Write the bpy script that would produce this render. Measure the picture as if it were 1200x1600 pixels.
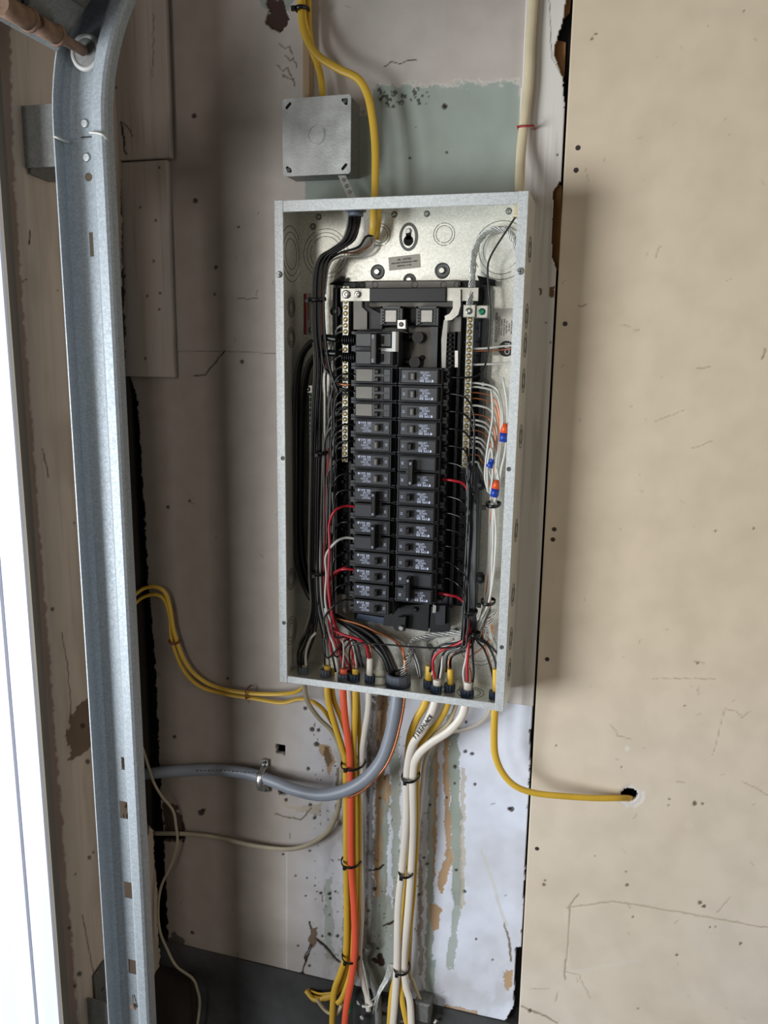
import bpy, bmesh, math, random
import numpy as np
from mathutils import Vector, Matrix
for o in list(bpy.data.objects): bpy.data.objects.remove(o)
random.seed(7)
SC = bpy.context.scene
COL = SC.collection
# ------------------------------------------------------------------ camera
F = 1245.665; CX, CY, CZ = 0.304110, -1.217154, 0.158305
YAW, PITCH, ROLL = 0.273281, 1.371957, 0.0155286
MC = Matrix.Rotation(YAW, 3, 'Z') @ Matrix.Rotation(PITCH, 3, 'X') @ Matrix.Rotation(ROLL, 3, 'Z')
cam = bpy.data.cameras.new('camera'); camo = bpy.data.objects.new('camera', cam); COL.objects.link(camo)
camo.matrix_world = Matrix.Translation((CX, CY, CZ)) @ MC.to_4x4()
cam.sensor_fit = 'VERTICAL'; cam.sensor_height = 24.0; cam.lens = F * 24.0 / 1600.0
cam.clip_start = 0.02
SC.camera = camo
# ------------------------------------------------------------------ light
w = bpy.data.worlds.new('world'); SC.world = w; w.use_nodes = True
wn = w.node_tree.nodes; bg = wn['Background']
bg.inputs[0].default_value = (0.95, 0.93, 0.90, 1); bg.inputs[1].default_value = 0.075

def area(name, loc, target, sx, sy, power, color):
    l = bpy.data.lights.new(name, 'AREA'); l.shape = 'RECTANGLE'; l.size = sx; l.size_y = sy
    l.energy = power; l.color = color
    o = bpy.data.objects.new(name, l); COL.objects.link(o); o.location = loc
    o.rotation_euler = (Vector(target) - Vector(loc)).to_track_quat('-Z', 'Y').to_euler()
    return o
# daylight coming in through the raised garage door on the left
area('door_daylight', (-2.25, -2.2, -0.55), (0.2, 0.0, -0.2), 1.3, 1.5, 104, (0.90, 0.95, 1.0))
area('glare_panel', (-0.86, -3.0, 0.38), (0.0, 0.0, 0.2), 0.36, 1.0, 8, (1.0, 0.98, 0.94))  # added panel, shaped to put glare on the back plate and breakers
# added warm fill from the right, brightens the left jamb; no real lamp
area('jamb_fill', (2.6, -0.95, 0.2), (-0.4, -0.2, 0.0), 1.5, 1.4, 11, (1.0, 0.90, 0.78))
SC.view_settings.view_transform = 'Standard'; SC.view_settings.look = 'None'
SC.view_settings.gamma = 1; SC.view_settings.use_curve_mapping = False
SC.view_settings.exposure = 0.35

# ------------------------------------------------------------------ measuring helpers
MCT = MC.transposed()
def ray(px, py):
    return MC @ Vector(((px - 600) / F, -(py - 800) / F, -1))
def P(px, py, y):                       # point on the plane y = const
    d = ray(px, py); t = (y - CY) / d.y
    return Vector((CX + t * d.x, y, CZ + t * d.z))
def PX(px, py, x):                      # point on the plane x = const
    d = ray(px, py); t = (x - CX) / d.x
    return Vector((x, CY + t * d.y, CZ + t * d.z))
def npx(X, Y, Z):                       # numpy projection of world points
    R = np.array(MCT); q = np.stack([X - CX, Y - CY, Z - CZ])
    c = R @ q.reshape(3, -1); return 600 + F * c[0] / -c[2], 800 - F * c[1] / -c[2]

# ------------------------------------------------------------------ materials
def s2l(c): return tuple(((v / 255) / 12.92 if v / 255 < .04045 else ((v / 255 + .055) / 1.055) ** 2.4) for v in c)
MAT = {}
def mat(name, rgb, rough=.5, metal=0., var=.0, scale=40., bump=0., bscale=None, spec=.5, rvar=0., stretch=None, coat=0.):
    m = bpy.data.materials.new(name); m.use_nodes = True; nt = m.node_tree; n = nt.nodes; b = n['Principled BSDF']
    c = s2l(rgb) + (1,)
    b.inputs['Base Color'].default_value = c; b.inputs['Roughness'].default_value = rough
    b.inputs['Metallic'].default_value = metal; b.inputs['Specular IOR Level'].default_value = spec
    b.inputs['Coat Weight'].default_value = coat
    if var or bump or rvar:
        tc = n.new('ShaderNodeTexCoord'); mp = n.new('ShaderNodeMapping'); nt.links.new(tc.outputs['Object'], mp.inputs[0])
        if stretch: mp.inputs['Scale'].default_value = stretch
        nz = n.new('ShaderNodeTexNoise'); nz.inputs['Scale'].default_value = scale; nz.inputs['Detail'].default_value = 5
        nt.links.new(mp.outputs[0], nz.inputs[0])
        if var:
            r = n.new('ShaderNodeValToRGB'); r.color_ramp.elements[0].position = .3; r.color_ramp.elements[1].position = .7
            r.color_ramp.elements[0].color = tuple(max(0, v * (1 - var)) for v in c[:3]) + (1,)
            r.color_ramp.elements[1].color = tuple(min(1, v * (1 + var)) for v in c[:3]) + (1,)
            nt.links.new(nz.outputs[0], r.inputs[0]); nt.links.new(r.outputs[0], b.inputs['Base Color'])
        if rvar:
            mr = n.new('ShaderNodeMapRange'); mr.inputs[1].default_value = .3; mr.inputs[2].default_value = .7
            mr.inputs[3].default_value = max(0, rough - rvar); mr.inputs[4].default_value = min(1, rough + rvar)
            nt.links.new(nz.outputs[0], mr.inputs[0]); nt.links.new(mr.outputs[0], b.inputs['Roughness'])
        if bump:
            n2 = n.new('ShaderNodeTexNoise'); n2.inputs['Scale'].default_value = bscale or scale; n2.inputs['Detail'].default_value = 4
            nt.links.new(mp.outputs[0], n2.inputs[0])
            bp = n.new('ShaderNodeBump'); bp.inputs['Strength'].default_value = bump; bp.inputs['Distance'].default_value = .002
            nt.links.new(n2.outputs[0], bp.inputs['Height']); nt.links.new(bp.outputs[0], b.inputs['Normal'])
    MAT[name] = m; return m
def galv(name, rgb, rough, metal, scale=260.):     # spangled zinc
    m = mat(name, rgb, rough, metal); nt = m.node_tree; n = nt.nodes; b = n['Principled BSDF']
    tc = n.new('ShaderNodeTexCoord'); v = n.new('ShaderNodeTexVoronoi'); v.inputs['Scale'].default_value = scale
    nt.links.new(tc.outputs['Object'], v.inputs['Vector'])
    sp = n.new('ShaderNodeSeparateColor'); nt.links.new(v.outputs['Color'], sp.inputs[0])
    r = n.new('ShaderNodeValToRGB'); c = s2l(rgb)
    r.color_ramp.elements[0].color = tuple(k * .86 for k in c) + (1,); r.color_ramp.elements[1].color = tuple(min(1, k * 1.1) for k in c) + (1,)
    nt.links.new(sp.outputs[0], r.inputs[0]); nt.links.new(r.outputs[0], b.inputs['Base Color'])
    mr = n.new('ShaderNodeMapRange'); mr.inputs[3].default_value = rough - .04; mr.inputs[4].default_value = rough + .05
    nt.links.new(sp.outputs[1], mr.inputs[0]); nt.links.new(mr.outputs[0], b.inputs['Roughness'])
    nz = n.new('ShaderNodeTexNoise'); nz.inputs['Scale'].default_value = 14; nt.links.new(tc.outputs['Object'], nz.inputs[0])
    bp = n.new('ShaderNodeBump'); bp.inputs['Strength'].default_value = .15; bp.inputs['Distance'].default_value = .002
    nt.links.new(nz.outputs[0], bp.inputs['Height']); nt.links.new(bp.outputs[0], b.inputs['Normal'])
    return m
galv('zinc', (234, 233, 222), .33, .6, 520)
galv('zinc_edge', (214, 217, 216), .45, .5, 520)
galv('zinc_rail', (160, 167, 172), .55, .45, 420)
galv('zinc_dull', (134, 134, 130), .5, .6, 300)
mat('screw_dark', (62, 54, 48), .55, .3); mat('clip_white', (226, 224, 218), .5); mat('zinc_worn', (196, 197, 194), .4, .55, .28, 22, .1, 300, rvar=.08); mat('ring', (96, 98, 96), .4, .7); mat('bright_metal', (205, 203, 196), .32, .85, .1, 60)
mat('tin', (190, 188, 178), .35, .8, .12, 80); mat('screw_zinc', (185, 185, 182), .3, .9)
mat('brass', (186, 168, 120), .3, .9, .15, 300); mat('green_screw', (28, 120, 82), .35, .4)
mat('black_plastic', (24, 24, 26), .38, 0, .15, 30, .05, 200); mat('base_plastic', (20, 20, 22), .45, 0, .15, 30)
mat('breaker', (46, 46, 49), .36, 0, .12, 50, .08, 500); mat('breaker_face', (56, 57, 60), .3, 0, .1, 60, .06, 500)
mat('toggle', (22, 22, 24), .3); mat('toggle_lit', (112, 110, 106), .35); mat('print', (206, 212, 236), .6)
mat('grey_plate', (118, 114, 106), .45, .3, .1, 40); mat('busbar', (150, 148, 142), .35, .8, .1, 60)
mat('wire_black', (17, 17, 18), .3, 0, .2, 40); mat('wire_white', (196, 194, 186), .4, 0, .08, 40)
mat('wire_grey', (132, 130, 124), .4, 0, .08, 40)
mat('wire_red', (176, 34, 46), .35, 0, .1, 40); mat('copper', (196, 122, 84), .35, .7, .15, 90)
mat('alu', (196, 196, 192), .4, .6, .25, 400, .3, 900)
mat('nm_yellow', (208, 168, 56), .42, 0, .12, 25, .15, 90, stretch=(1, 1, .3)); mat('nm_white', (214, 206, 194), .45, 0, .08, 25, .15, 90, stretch=(1, 1, .3))
mat('nm_cream', (196, 182, 150), .5, 0, .1, 25, .15, 90); mat('nm_orange', (226, 92, 60), .42, 0, .08, 25, .15, 90, stretch=(1, 1, .3))
mat('nm_old', (160, 150, 128), .6, 0, .15, 25, .2, 90); mat('se_grey', (134, 140, 150), .42, 0, .06, 20, .12, 120)
mat('pvc_grey', (98, 104, 116), .42, 0, .08, 30); mat('conn_blue', (58, 72, 92), .4, 0, .1, 40)
mat('tie_black', (14, 14, 15), .4); mat('staple_red', (150, 34, 36), .45); mat('tie_brown', (124, 62, 44), .5)
mat('wirenut_blue', (22, 60, 160), .4); mat('wirenut_orange', (226, 84, 32), .4)
mat('label_silver', (168, 164, 150), .5, .2); mat('label_red', (166, 28, 34), .5); mat('label_white', (196, 190, 182), .5)
mat('ink', (30, 30, 32), .6); mat('rust', (132, 104, 84), .8, .1, .35, 60, .6, 120); mat('dark_hole', (14, 12, 11), .9)
mat('cavity', (38, 29, 23), .95, 0, .5, 14, .8, 40, stretch=(1, 1, .25)); mat('gap_shade', (9, 9, 10), .95)
mat('concrete', (62, 62, 62), .95, 0, .3, 16, .8, 60); mat('dirt', (40, 28, 22), 1, 0, .5, 30, 1, 90)
mat('paper_brown', (150, 108, 66), .9, 0, .15, 40, .3, 120); mat('raw_wood', (158, 136, 106), .8, 0, .15, 20, .3, 80, stretch=(1, 1, .1))
mat('white_paint_wood', (222, 226, 240), .55, 0, .07, 30, .5, 60, stretch=(1, 1, .06)); mat('jamb_edge', (122, 116, 106), .8, 0, .25, 20, .5, 60, stretch=(1, 1, .1))
mat('gypsum', (206, 198, 190), .9, 0, .1, 60, .6, 200)
mat('nylon', (172, 170, 166), .5, 0, .15, 40)

def vmat(name, rough=.75, bump=.25, bscale=60, spec=.25, stretch=(1, 1, 1)):
    m = bpy.data.materials.new(name); m.use_nodes = True; nt = m.node_tree; n = nt.nodes; b = n['Principled BSDF']
    b.inputs['Roughness'].default_value = rough; b.inputs['Specular IOR Level'].default_value = spec
    a = n.new('ShaderNodeAttribute'); a.attribute_name = 'Col'
    tc = n.new('ShaderNodeTexCoord'); mp = n.new('ShaderNodeMapping'); mp.inputs['Scale'].default_value = stretch
    nt.links.new(tc.outputs['Object'], mp.inputs[0])
    nz = n.new('ShaderNodeTexNoise'); nz.inputs['Scale'].default_value = bscale; nz.inputs['Detail'].default_value = 6
    nt.links.new(mp.outputs[0], nz.inputs[0])
    mx = n.new('ShaderNodeMix'); mx.data_type = 'RGBA'; mx.blend_type = 'MULTIPLY'; mx.inputs[0].default_value = .35
    r = n.new('ShaderNodeValToRGB'); r.color_ramp.elements[0].position = .35; r.color_ramp.elements[1].position = .6
    r.color_ramp.elements[0].color = (.78, .77, .75, 1)
    nt.links.new(nz.outputs[0], r.inputs[0]); nt.links.new(a.outputs['Color'], mx.inputs[6]); nt.links.new(r.outputs[0], mx.inputs[7])
    nt.links.new(mx.outputs[2], b.inputs['Base Color'])
    bp = n.new('ShaderNodeBump'); bp.inputs['Strength'].default_value = bump; bp.inputs['Distance'].default_value = .002
    nt.links.new(nz.outputs[0], bp.inputs['Height']); nt.links.new(bp.outputs[0], b.inputs['Normal'])
    MAT[name] = m
vmat('painted_wall', .6, .35, 26); vmat('painted_board', .6, .3, 30, stretch=(1, 1, .12)); vmat('painted_sheet', .55, .12, 18)

# ------------------------------------------------------------------ objects
WL = {}
def prop(o, label=None, cat=None, group=None, kind=None):
    if label: o['label'] = label
    if cat: o['category'] = cat
    if group: o['group'] = group
    if kind: o['kind'] = kind
    return o
def thing(name, label, cat, loc, group=None):
    o = bpy.data.objects.new(name, None); COL.objects.link(o); o.empty_display_size = .02
    o.location = loc; WL[o] = Vector(loc); return prop(o, label, cat, group)
class MB:
    def __init__(s): s.v = []; s.f = []; s.sm = []
    def add(s, vs, fs, smooth=False):
        k = len(s.v); s.v += [tuple(v) for v in vs]; s.f += [tuple(i + k for i in f) for f in fs]; s.sm += [smooth] * len(fs); return s
    def box(s, x0, x1, y0, y1, z0, z1, bv=0.):
        if x0 > x1: x0, x1 = x1, x0
        if y0 > y1: y0, y1 = y1, y0
        if z0 > z1: z0, z1 = z1, z0
        if bv <= 0:
            vs = [(x, y, z) for x in (x0, x1) for y in (y0, y1) for z in (z0, z1)]
            return s.add(vs, [(0, 1, 3, 2), (4, 6, 7, 5), (0, 4, 5, 1), (2, 3, 7, 6), (0, 2, 6, 4), (1, 5, 7, 3)])
        b = bv   # bevel the edges that face the room (-y)
        def ring(d, y): return [(x0 + d, y, z0 + d), (x1 - d, y, z0 + d), (x1 - d, y, z1 - d), (x0 + d, y, z1 - d)]
        vs = ring(0, y1) + ring(0, y0 + b) + ring(b, y0)
        fs = [(3, 2, 1, 0), (8, 9, 10, 11)]
        for r in (0, 4):
            for i in range(4): j = (i + 1) % 4; fs.append((r + i, r + j, r + 4 + j, r + 4 + i))
        return s.add(vs, fs)
    def hexa(s, p):   # 8 points: bottom ring, top ring
        return s.add(p, [(3, 2, 1, 0), (4, 5, 6, 7), (0, 1, 5, 4), (1, 2, 6, 5), (2, 3, 7, 6), (3, 0, 4, 7)])
    def cyl(s, c, ax, r, h, n=16, r2=None, smooth=True):
        c = Vector(c); ax = Vector(ax).normalized(); u = ax.orthogonal().normalized(); v = ax.cross(u); r2 = r if r2 is None else r2
        a = []; 
        for k, (hh, rr) in enumerate(((0, r), (h, r2))):
            for i in range(n):
                t = 2 * math.pi * i / n; a.append(c + ax * hh + (u * math.cos(t) + v * math.sin(t)) * rr)
        k = len(s.v); s.add(a, [(i, (i + 1) % n, n + (i + 1) % n, n + i) for i in range(n)], smooth)
        s.f += [tuple(k + i for i in reversed(range(n))), tuple(k + n + i for i in range(n))]; s.sm += [False, False]
        return s
    def torus(s, c, ax, R, r, n=32, m=6, a0=0., a1=2 * math.pi):
        c = Vector(c); ax = Vector(ax).normalized(); u = ax.orthogonal().normalized(); v = ax.cross(u); vs = []; fs = []
        full = abs(a1 - a0 - 2 * math.pi) < 1e-6; N = n if full else n + 1
        for i in range(N):
            t = a0 + (a1 - a0) * i / n; d = u * math.cos(t) + v * math.sin(t)
            for j in range(m):
                q = 2 * math.pi * j / m; vs.append(c + d * (R + r * math.cos(q)) + ax * (r * math.sin(q)))
        for i in range(n):
            i2 = (i + 1) % N
            for j in range(m): fs.append((i * m + j, i2 * m + j, i2 * m + (j + 1) % m, i * m + (j + 1) % m))
        return s.add(vs, fs, True)
    def tube(s, pts, r, m=8, flat=1., fdir=None, taper=None):
        pts = [Vector(p) for p in pts]; N = len(pts); vs = []; fs = []
        t0 = (pts[1] - pts[0]).normalized(); u = (Vector(fdir) if fdir else t0.orthogonal()); u = (u - t0 * u.dot(t0)).normalized()
        for i in range(N):
            t = (pts[min(i + 1, N - 1)] - pts[max(i - 1, 0)]).normalized()
            u = (u - t * u.dot(t)); u = u.normalized() if u.length > 1e-6 else t.orthogonal().normalized()
            v = t.cross(u); rr = r * (taper[i] if taper else 1)
            for j in range(m):
                q = 2 * math.pi * j / m; vs.append(pts[i] + u * (rr * flat * math.cos(q)) + v * (rr * math.sin(q)))
        for i in range(N - 1):
            for j in range(m): fs.append((i * m + j, i * m + (j + 1) % m, (i + 1) * m + (j + 1) % m, (i + 1) * m + j))
        s.add(vs, fs, True); k = len(s.v) - len(vs)
        s.f += [tuple(k + j for j in reversed(range(m))), tuple(k + (N - 1) * m + j for j in range(m))]; s.sm += [False, False]
        return s
    def plate(s, outline, holes, to3, thick):   # 2-D outline with holes -> solid plate; to3(a, b, depth)
        bm = bmesh.new(); ed = []
        for lp in [outline] + holes:
            vv = [bm.verts.new((a, b, 0)) for a, b in lp]
            ed += [bm.edges.new((vv[i], vv[(i + 1) % len(vv)])) for i in range(len(vv))]
        bmesh.ops.triangle_fill(bm, edges=ed, use_beauty=True, normal=(0, 0, 1))
        bm.verts.ensure_lookup_table(); bm.verts.index_update()
        base = [(v.co.x, v.co.y) for v in bm.verts]; n = len(base)
        fs = [tuple(v.index for v in f.verts) for f in bm.faces]
        bd = [(e.verts[0].index, e.verts[1].index) for e in bm.edges if len(e.link_faces) == 1]
        bm.free()
        s.add([to3(a, b, 0) for a, b in base] + [to3(a, b, thick) for a, b in base],
              fs + [tuple(i + n for i in reversed(f)) for f in fs] + [(a, b, b + n, a + n) for a, b in bd]); return s
    def build(s, name, m, parent=None, recalc=True):
        me = bpy.data.meshes.new(name); vs = np.array(s.v, dtype=float)
        c = (vs.min(0) + vs.max(0)) / 2; vs = vs - c
        me.from_pydata(vs.tolist(), [], s.f); me.polygons.foreach_set('use_smooth', s.sm); me.materials.append(MAT[m])
        if recalc:
            bm = bmesh.new(); bm.from_mesh(me); bmesh.ops.recalc_face_normals(bm, faces=bm.faces); bm.to_mesh(me); bm.free()
        me.update(); o = bpy.data.objects.new(name, me); COL.objects.link(o); c = Vector(c); WL[o] = c
        if parent is not None: o.parent = parent; o.location = c - WL[parent]
        else: o.location = c
        return o
def circ(cx, cy, r, n=20, ry=None):
    ry = ry or r; return [(cx + r * math.cos(2 * math.pi * i / n), cy + ry * math.sin(2 * math.pi * i / n)) for i in range(n)]
def spline(pts, k=6):
    pts = [Vector(p) for p in pts]; out = []; n = len(pts)
    for i in range(n - 1):
        p0 = pts[i - 1] if i else pts[0] * 2 - pts[1]; p1 = pts[i]; p2 = pts[i + 1]; p3 = pts[i + 2] if i + 2 < n else pts[-1] * 2 - pts[-2]
        for j in range(k):
            t = j / k; out.append(.5 * ((2 * p1) + (p2 - p0) * t + (2 * p0 - 5 * p1 + 4 * p2 - p3) * t * t + (3 * p1 - p0 - 3 * p2 + p3) * t ** 3))
    out.append(pts[-1]); return out
def wire(name, label, cat, pts, r, m, group=None, parent=None, k=6, n=8, flat=1., fdir=None):
    w3 = [P(*p) for p in pts]
    o = MB().tube(spline(w3, k), r, n, flat, fdir).build(name, m, parent)
    if parent is None: prop(o, label, cat, group)
    elif label: o['label'] = label
    return o
def text(s, m, parent, pos, size, rot=0., name='print', depth=.0002, xdir=None, sx=1.):
    cu = bpy.data.curves.new(name, 'FONT'); cu.body = s; cu.size = size; cu.extrude = depth; cu.offset = size * .03 if name == 'letter' else 0.; cu.align_x = 'CENTER'; cu.align_y = 'CENTER'
    cu.resolution_u = 2; cu.materials.append(MAT[m])
    t = bpy.data.objects.new(name + '_tmp', cu); COL.objects.link(t)
    dg = bpy.context.evaluated_depsgraph_get(); me = bpy.data.meshes.new_from_object(t.evaluated_get(dg))
    bpy.data.objects.remove(t)
    mt = Matrix.Rotation(math.pi / 2, 4, 'X') @ Matrix.Rotation(rot, 4, 'Z') @ Matrix.Diagonal((sx, 1, 1, 1)); me.transform(mt)
    o = bpy.data.objects.new(name, me); COL.objects.link(o); pos = Vector(pos); WL[o] = pos
    o.parent = parent; o.location = pos - WL[parent]; return o

# ------------------------------------------------------------------ painted surfaces (fine grids; colour = paint, stains, cracks, some painted shade)
RS = np.random.RandomState(5); LAT = RS.rand(256, 256)
def vn(a, b):
    ia = np.floor(a).astype(int); ib = np.floor(b).astype(int); fa = a - ia; fb = b - ib
    fa = fa * fa * (3 - 2 * fa); fb = fb * fb * (3 - 2 * fb)
    g = lambda i, j: LAT[i & 255, j & 255]
    return (g(ia, ib) * (1 - fa) + g(ia + 1, ib) * fa) * (1 - fb) + (g(ia, ib + 1) * (1 - fa) + g(ia + 1, ib + 1) * fa) * fb
def fbm(a, b, o=4):
    t = 0; w_ = .5; s = 0
    for k in range(o): t = t + w_ * vn(a * 2 ** k + 13.7 * k, b * 2 ** k + 7.1 * k); s += w_; w_ *= .5
    return t / s
def inpoly(X, Y, poly):
    r = np.zeros(X.shape, bool); n = len(poly)
    for i in range(n):
        x1, y1 = poly[i]; x2, y2 = poly[(i + 1) % n]
        if y1 == y2: continue
        c = (y1 > Y) != (y2 > Y); r ^= c & (X < (x2 - x1) * (Y - y1) / (y2 - y1) + x1)
    return r
def dpoly(X, Y, pl):
    d = np.full(X.shape, 1e9)
    for (x1, y1), (x2, y2) in zip(pl[:-1], pl[1:]):
        dx, dy = x2 - x1, y2 - y1; L = dx * dx + dy * dy + 1e-9
        t = np.clip(((X - x1) * dx + (Y - y1) * dy) / L, 0, 1); d = np.minimum(d, np.hypot(X - x1 - t * dx, Y - y1 - t * dy))
    return d
class Paint:
    def __init__(s, px, py, base):
        s.px = px; s.py = py; s.c = np.tile(np.array(s2l(base)), (px.size, 1)); s.h = np.zeros(px.size)
        s.n1 = fbm(px / 9, py / 9) - .5; s.n2 = fbm(px / 9 + 50, py / 9 + 90) - .5; s.n3 = fbm(px / 2.5 + 5, py / 2.5, 2) - .5
    def mix(s, m, rgb, a=1., h=0.):
        m = (np.asarray(m, float) * a)[:, None]; s.c = s.c * (1 - m) + np.array(s2l(rgb)) * m; s.h += m[:, 0] * h
    def poly(s, pl, rgb, wob=6, a=1., h=0., fine=2.):
        X = s.px + s.n1 * wob + s.n3 * fine; Y = s.py + s.n2 * wob + s.n3 * fine; s.mix(inpoly(X, Y, pl), rgb, a, h)
    def line(s, pl, w, rgb, wob=5, a=1., h=0.):
        X = s.px + s.n1 * wob; Y = s.py + s.n2 * wob; s.mix(np.clip(w - dpoly(X, Y, pl) + .5, 0, 1), rgb, a, h)
    def dot(s, x, y, r, rgb, a=1., h=0.):
        s.mix(np.clip(r - np.hypot(s.px - x + s.n3 * 2, s.py - y + s.n1 * 3) + .5, 0, 1), rgb, a, h)
def grid(name, m, to3, a0, a1, b0, b1, step, keep, paint, depth, parent=None, nrm=(0, -1, 0)):
    na = int(round((a1 - a0) / step)) + 1; nb = int(round((b1 - b0) / step)) + 1
    A, B = np.meshgrid(np.linspace(a0, a1, na), np.linspace(b0, b1, nb), indexing='ij'); A = A.ravel(); B = B.ravel()
    X, Y, Z = to3(A, B); px, py = npx(X, Y, Z); col, h = paint(A, B, px, py)
    nv = np.array(nrm); co = np.stack([X, Y, Z], 1) + h[:, None] * nv
    idx = np.arange(na * nb).reshape(na, nb)
    ca = (A.reshape(na, nb)[:-1, :-1] + step / 2).ravel(); cb = (B.reshape(na, nb)[:-1, :-1] + step / 2).ravel()
    Xc, Yc, Zc = to3(ca, cb); cpx, cpy = npx(Xc, Yc, Zc); K = keep(ca, cb, cpx, cpy).reshape(na - 1, nb - 1)
    I, J = np.nonzero(K); q = np.stack([idx[I, J], idx[I + 1, J], idx[I + 1, J + 1], idx[I, J + 1]], 1)
    Kp = np.pad(K, 1); es = []
    for di, dj, p, r in ((-1, 0, (0, 0), (0, 1)), (1, 0, (1, 1), (1, 0)), (0, -1, (1, 0), (0, 0)), (0, 1, (0, 1), (1, 1))):
        Ib, Jb = np.nonzero(K & ~Kp[1 + di:na + di, 1 + dj:nb + dj])
        es.append(np.stack([idx[Ib + p[0], Jb + p[1]], idx[Ib + r[0], Jb + r[1]]], 1))
    es = np.concatenate(es); nv0 = len(co); back = co - nv * depth
    sides = np.stack([es[:, 0], es[:, 1], es[:, 1] + nv0, es[:, 0] + nv0], 1)
    co = np.concatenate([co, back]); col = np.concatenate([col, col * .6]); q = np.concatenate([q, sides])
    used = np.zeros(len(co), bool); used[q.ravel()] = True; re = np.cumsum(used) - 1; co = co[used]; col = col[used]; q = re[q]
    c = (co.min(0) + co.max(0)) / 2; co = co - c
    me = bpy.data.meshes.new(name); me.vertices.add(len(co)); me.vertices.foreach_set('co', co.astype('f').ravel())
    me.loops.add(q.size); me.loops.foreach_set('vertex_index', q.astype('i').ravel())
    me.polygons.add(len(q)); me.polygons.foreach_set('loop_start', (np.arange(len(q)) * 4).astype('i'))
    me.update(calc_edges=True)
    at = me.attributes.new('Col', 'FLOAT_COLOR', 'POINT'); at.data.foreach_set('color', np.concatenate([col, np.ones((len(col), 1))], 1).astype('f').ravel())
    me.materials.append(MAT[m]); o = bpy.data.objects.new(name, me); COL.objects.link(o); WL[o] = Vector(c)
    o.location = Vector(c) - (WL[parent] if parent else Vector((0, 0, 0)))
    if parent: o.parent = parent
    return o
DK = (44, 32, 26); GR = (158, 166, 156); TN = (184, 154, 122)
def sheet_edge(py): return np.interp(py, [-300, 0, 225, 600, 1000, 1240, 1500, 1600, 1900], [907, 894.5, 885, 864, 840, 829, 816.5, 812, 797])
_e = [P(float(x), float(y), -.005) for x, y in ((894.5, 0), (885, 225), (864, 600), (840, 1000), (829, 1240), (816.5, 1500))]
EK = np.polyfit([v.z for v in _e], [v.x for v in _e], 1)
def xe(b): return EK[0] * b + EK[1]
def plank_right(py):
    e = sheet_edge(py) - 2.5
    return np.minimum(e, np.interp(py, [-60, -20, 0, 30, 66, 88, 122, 168, 180, 272, 284, 300, 400, 425, 436, 1120, 1140, 1165, 1200], [990, 884, 884, 880, 868, 866, 880, 882, 990, 990, 874, 864, 862, 870, 990, 990, 828, 829, 990]))
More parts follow.
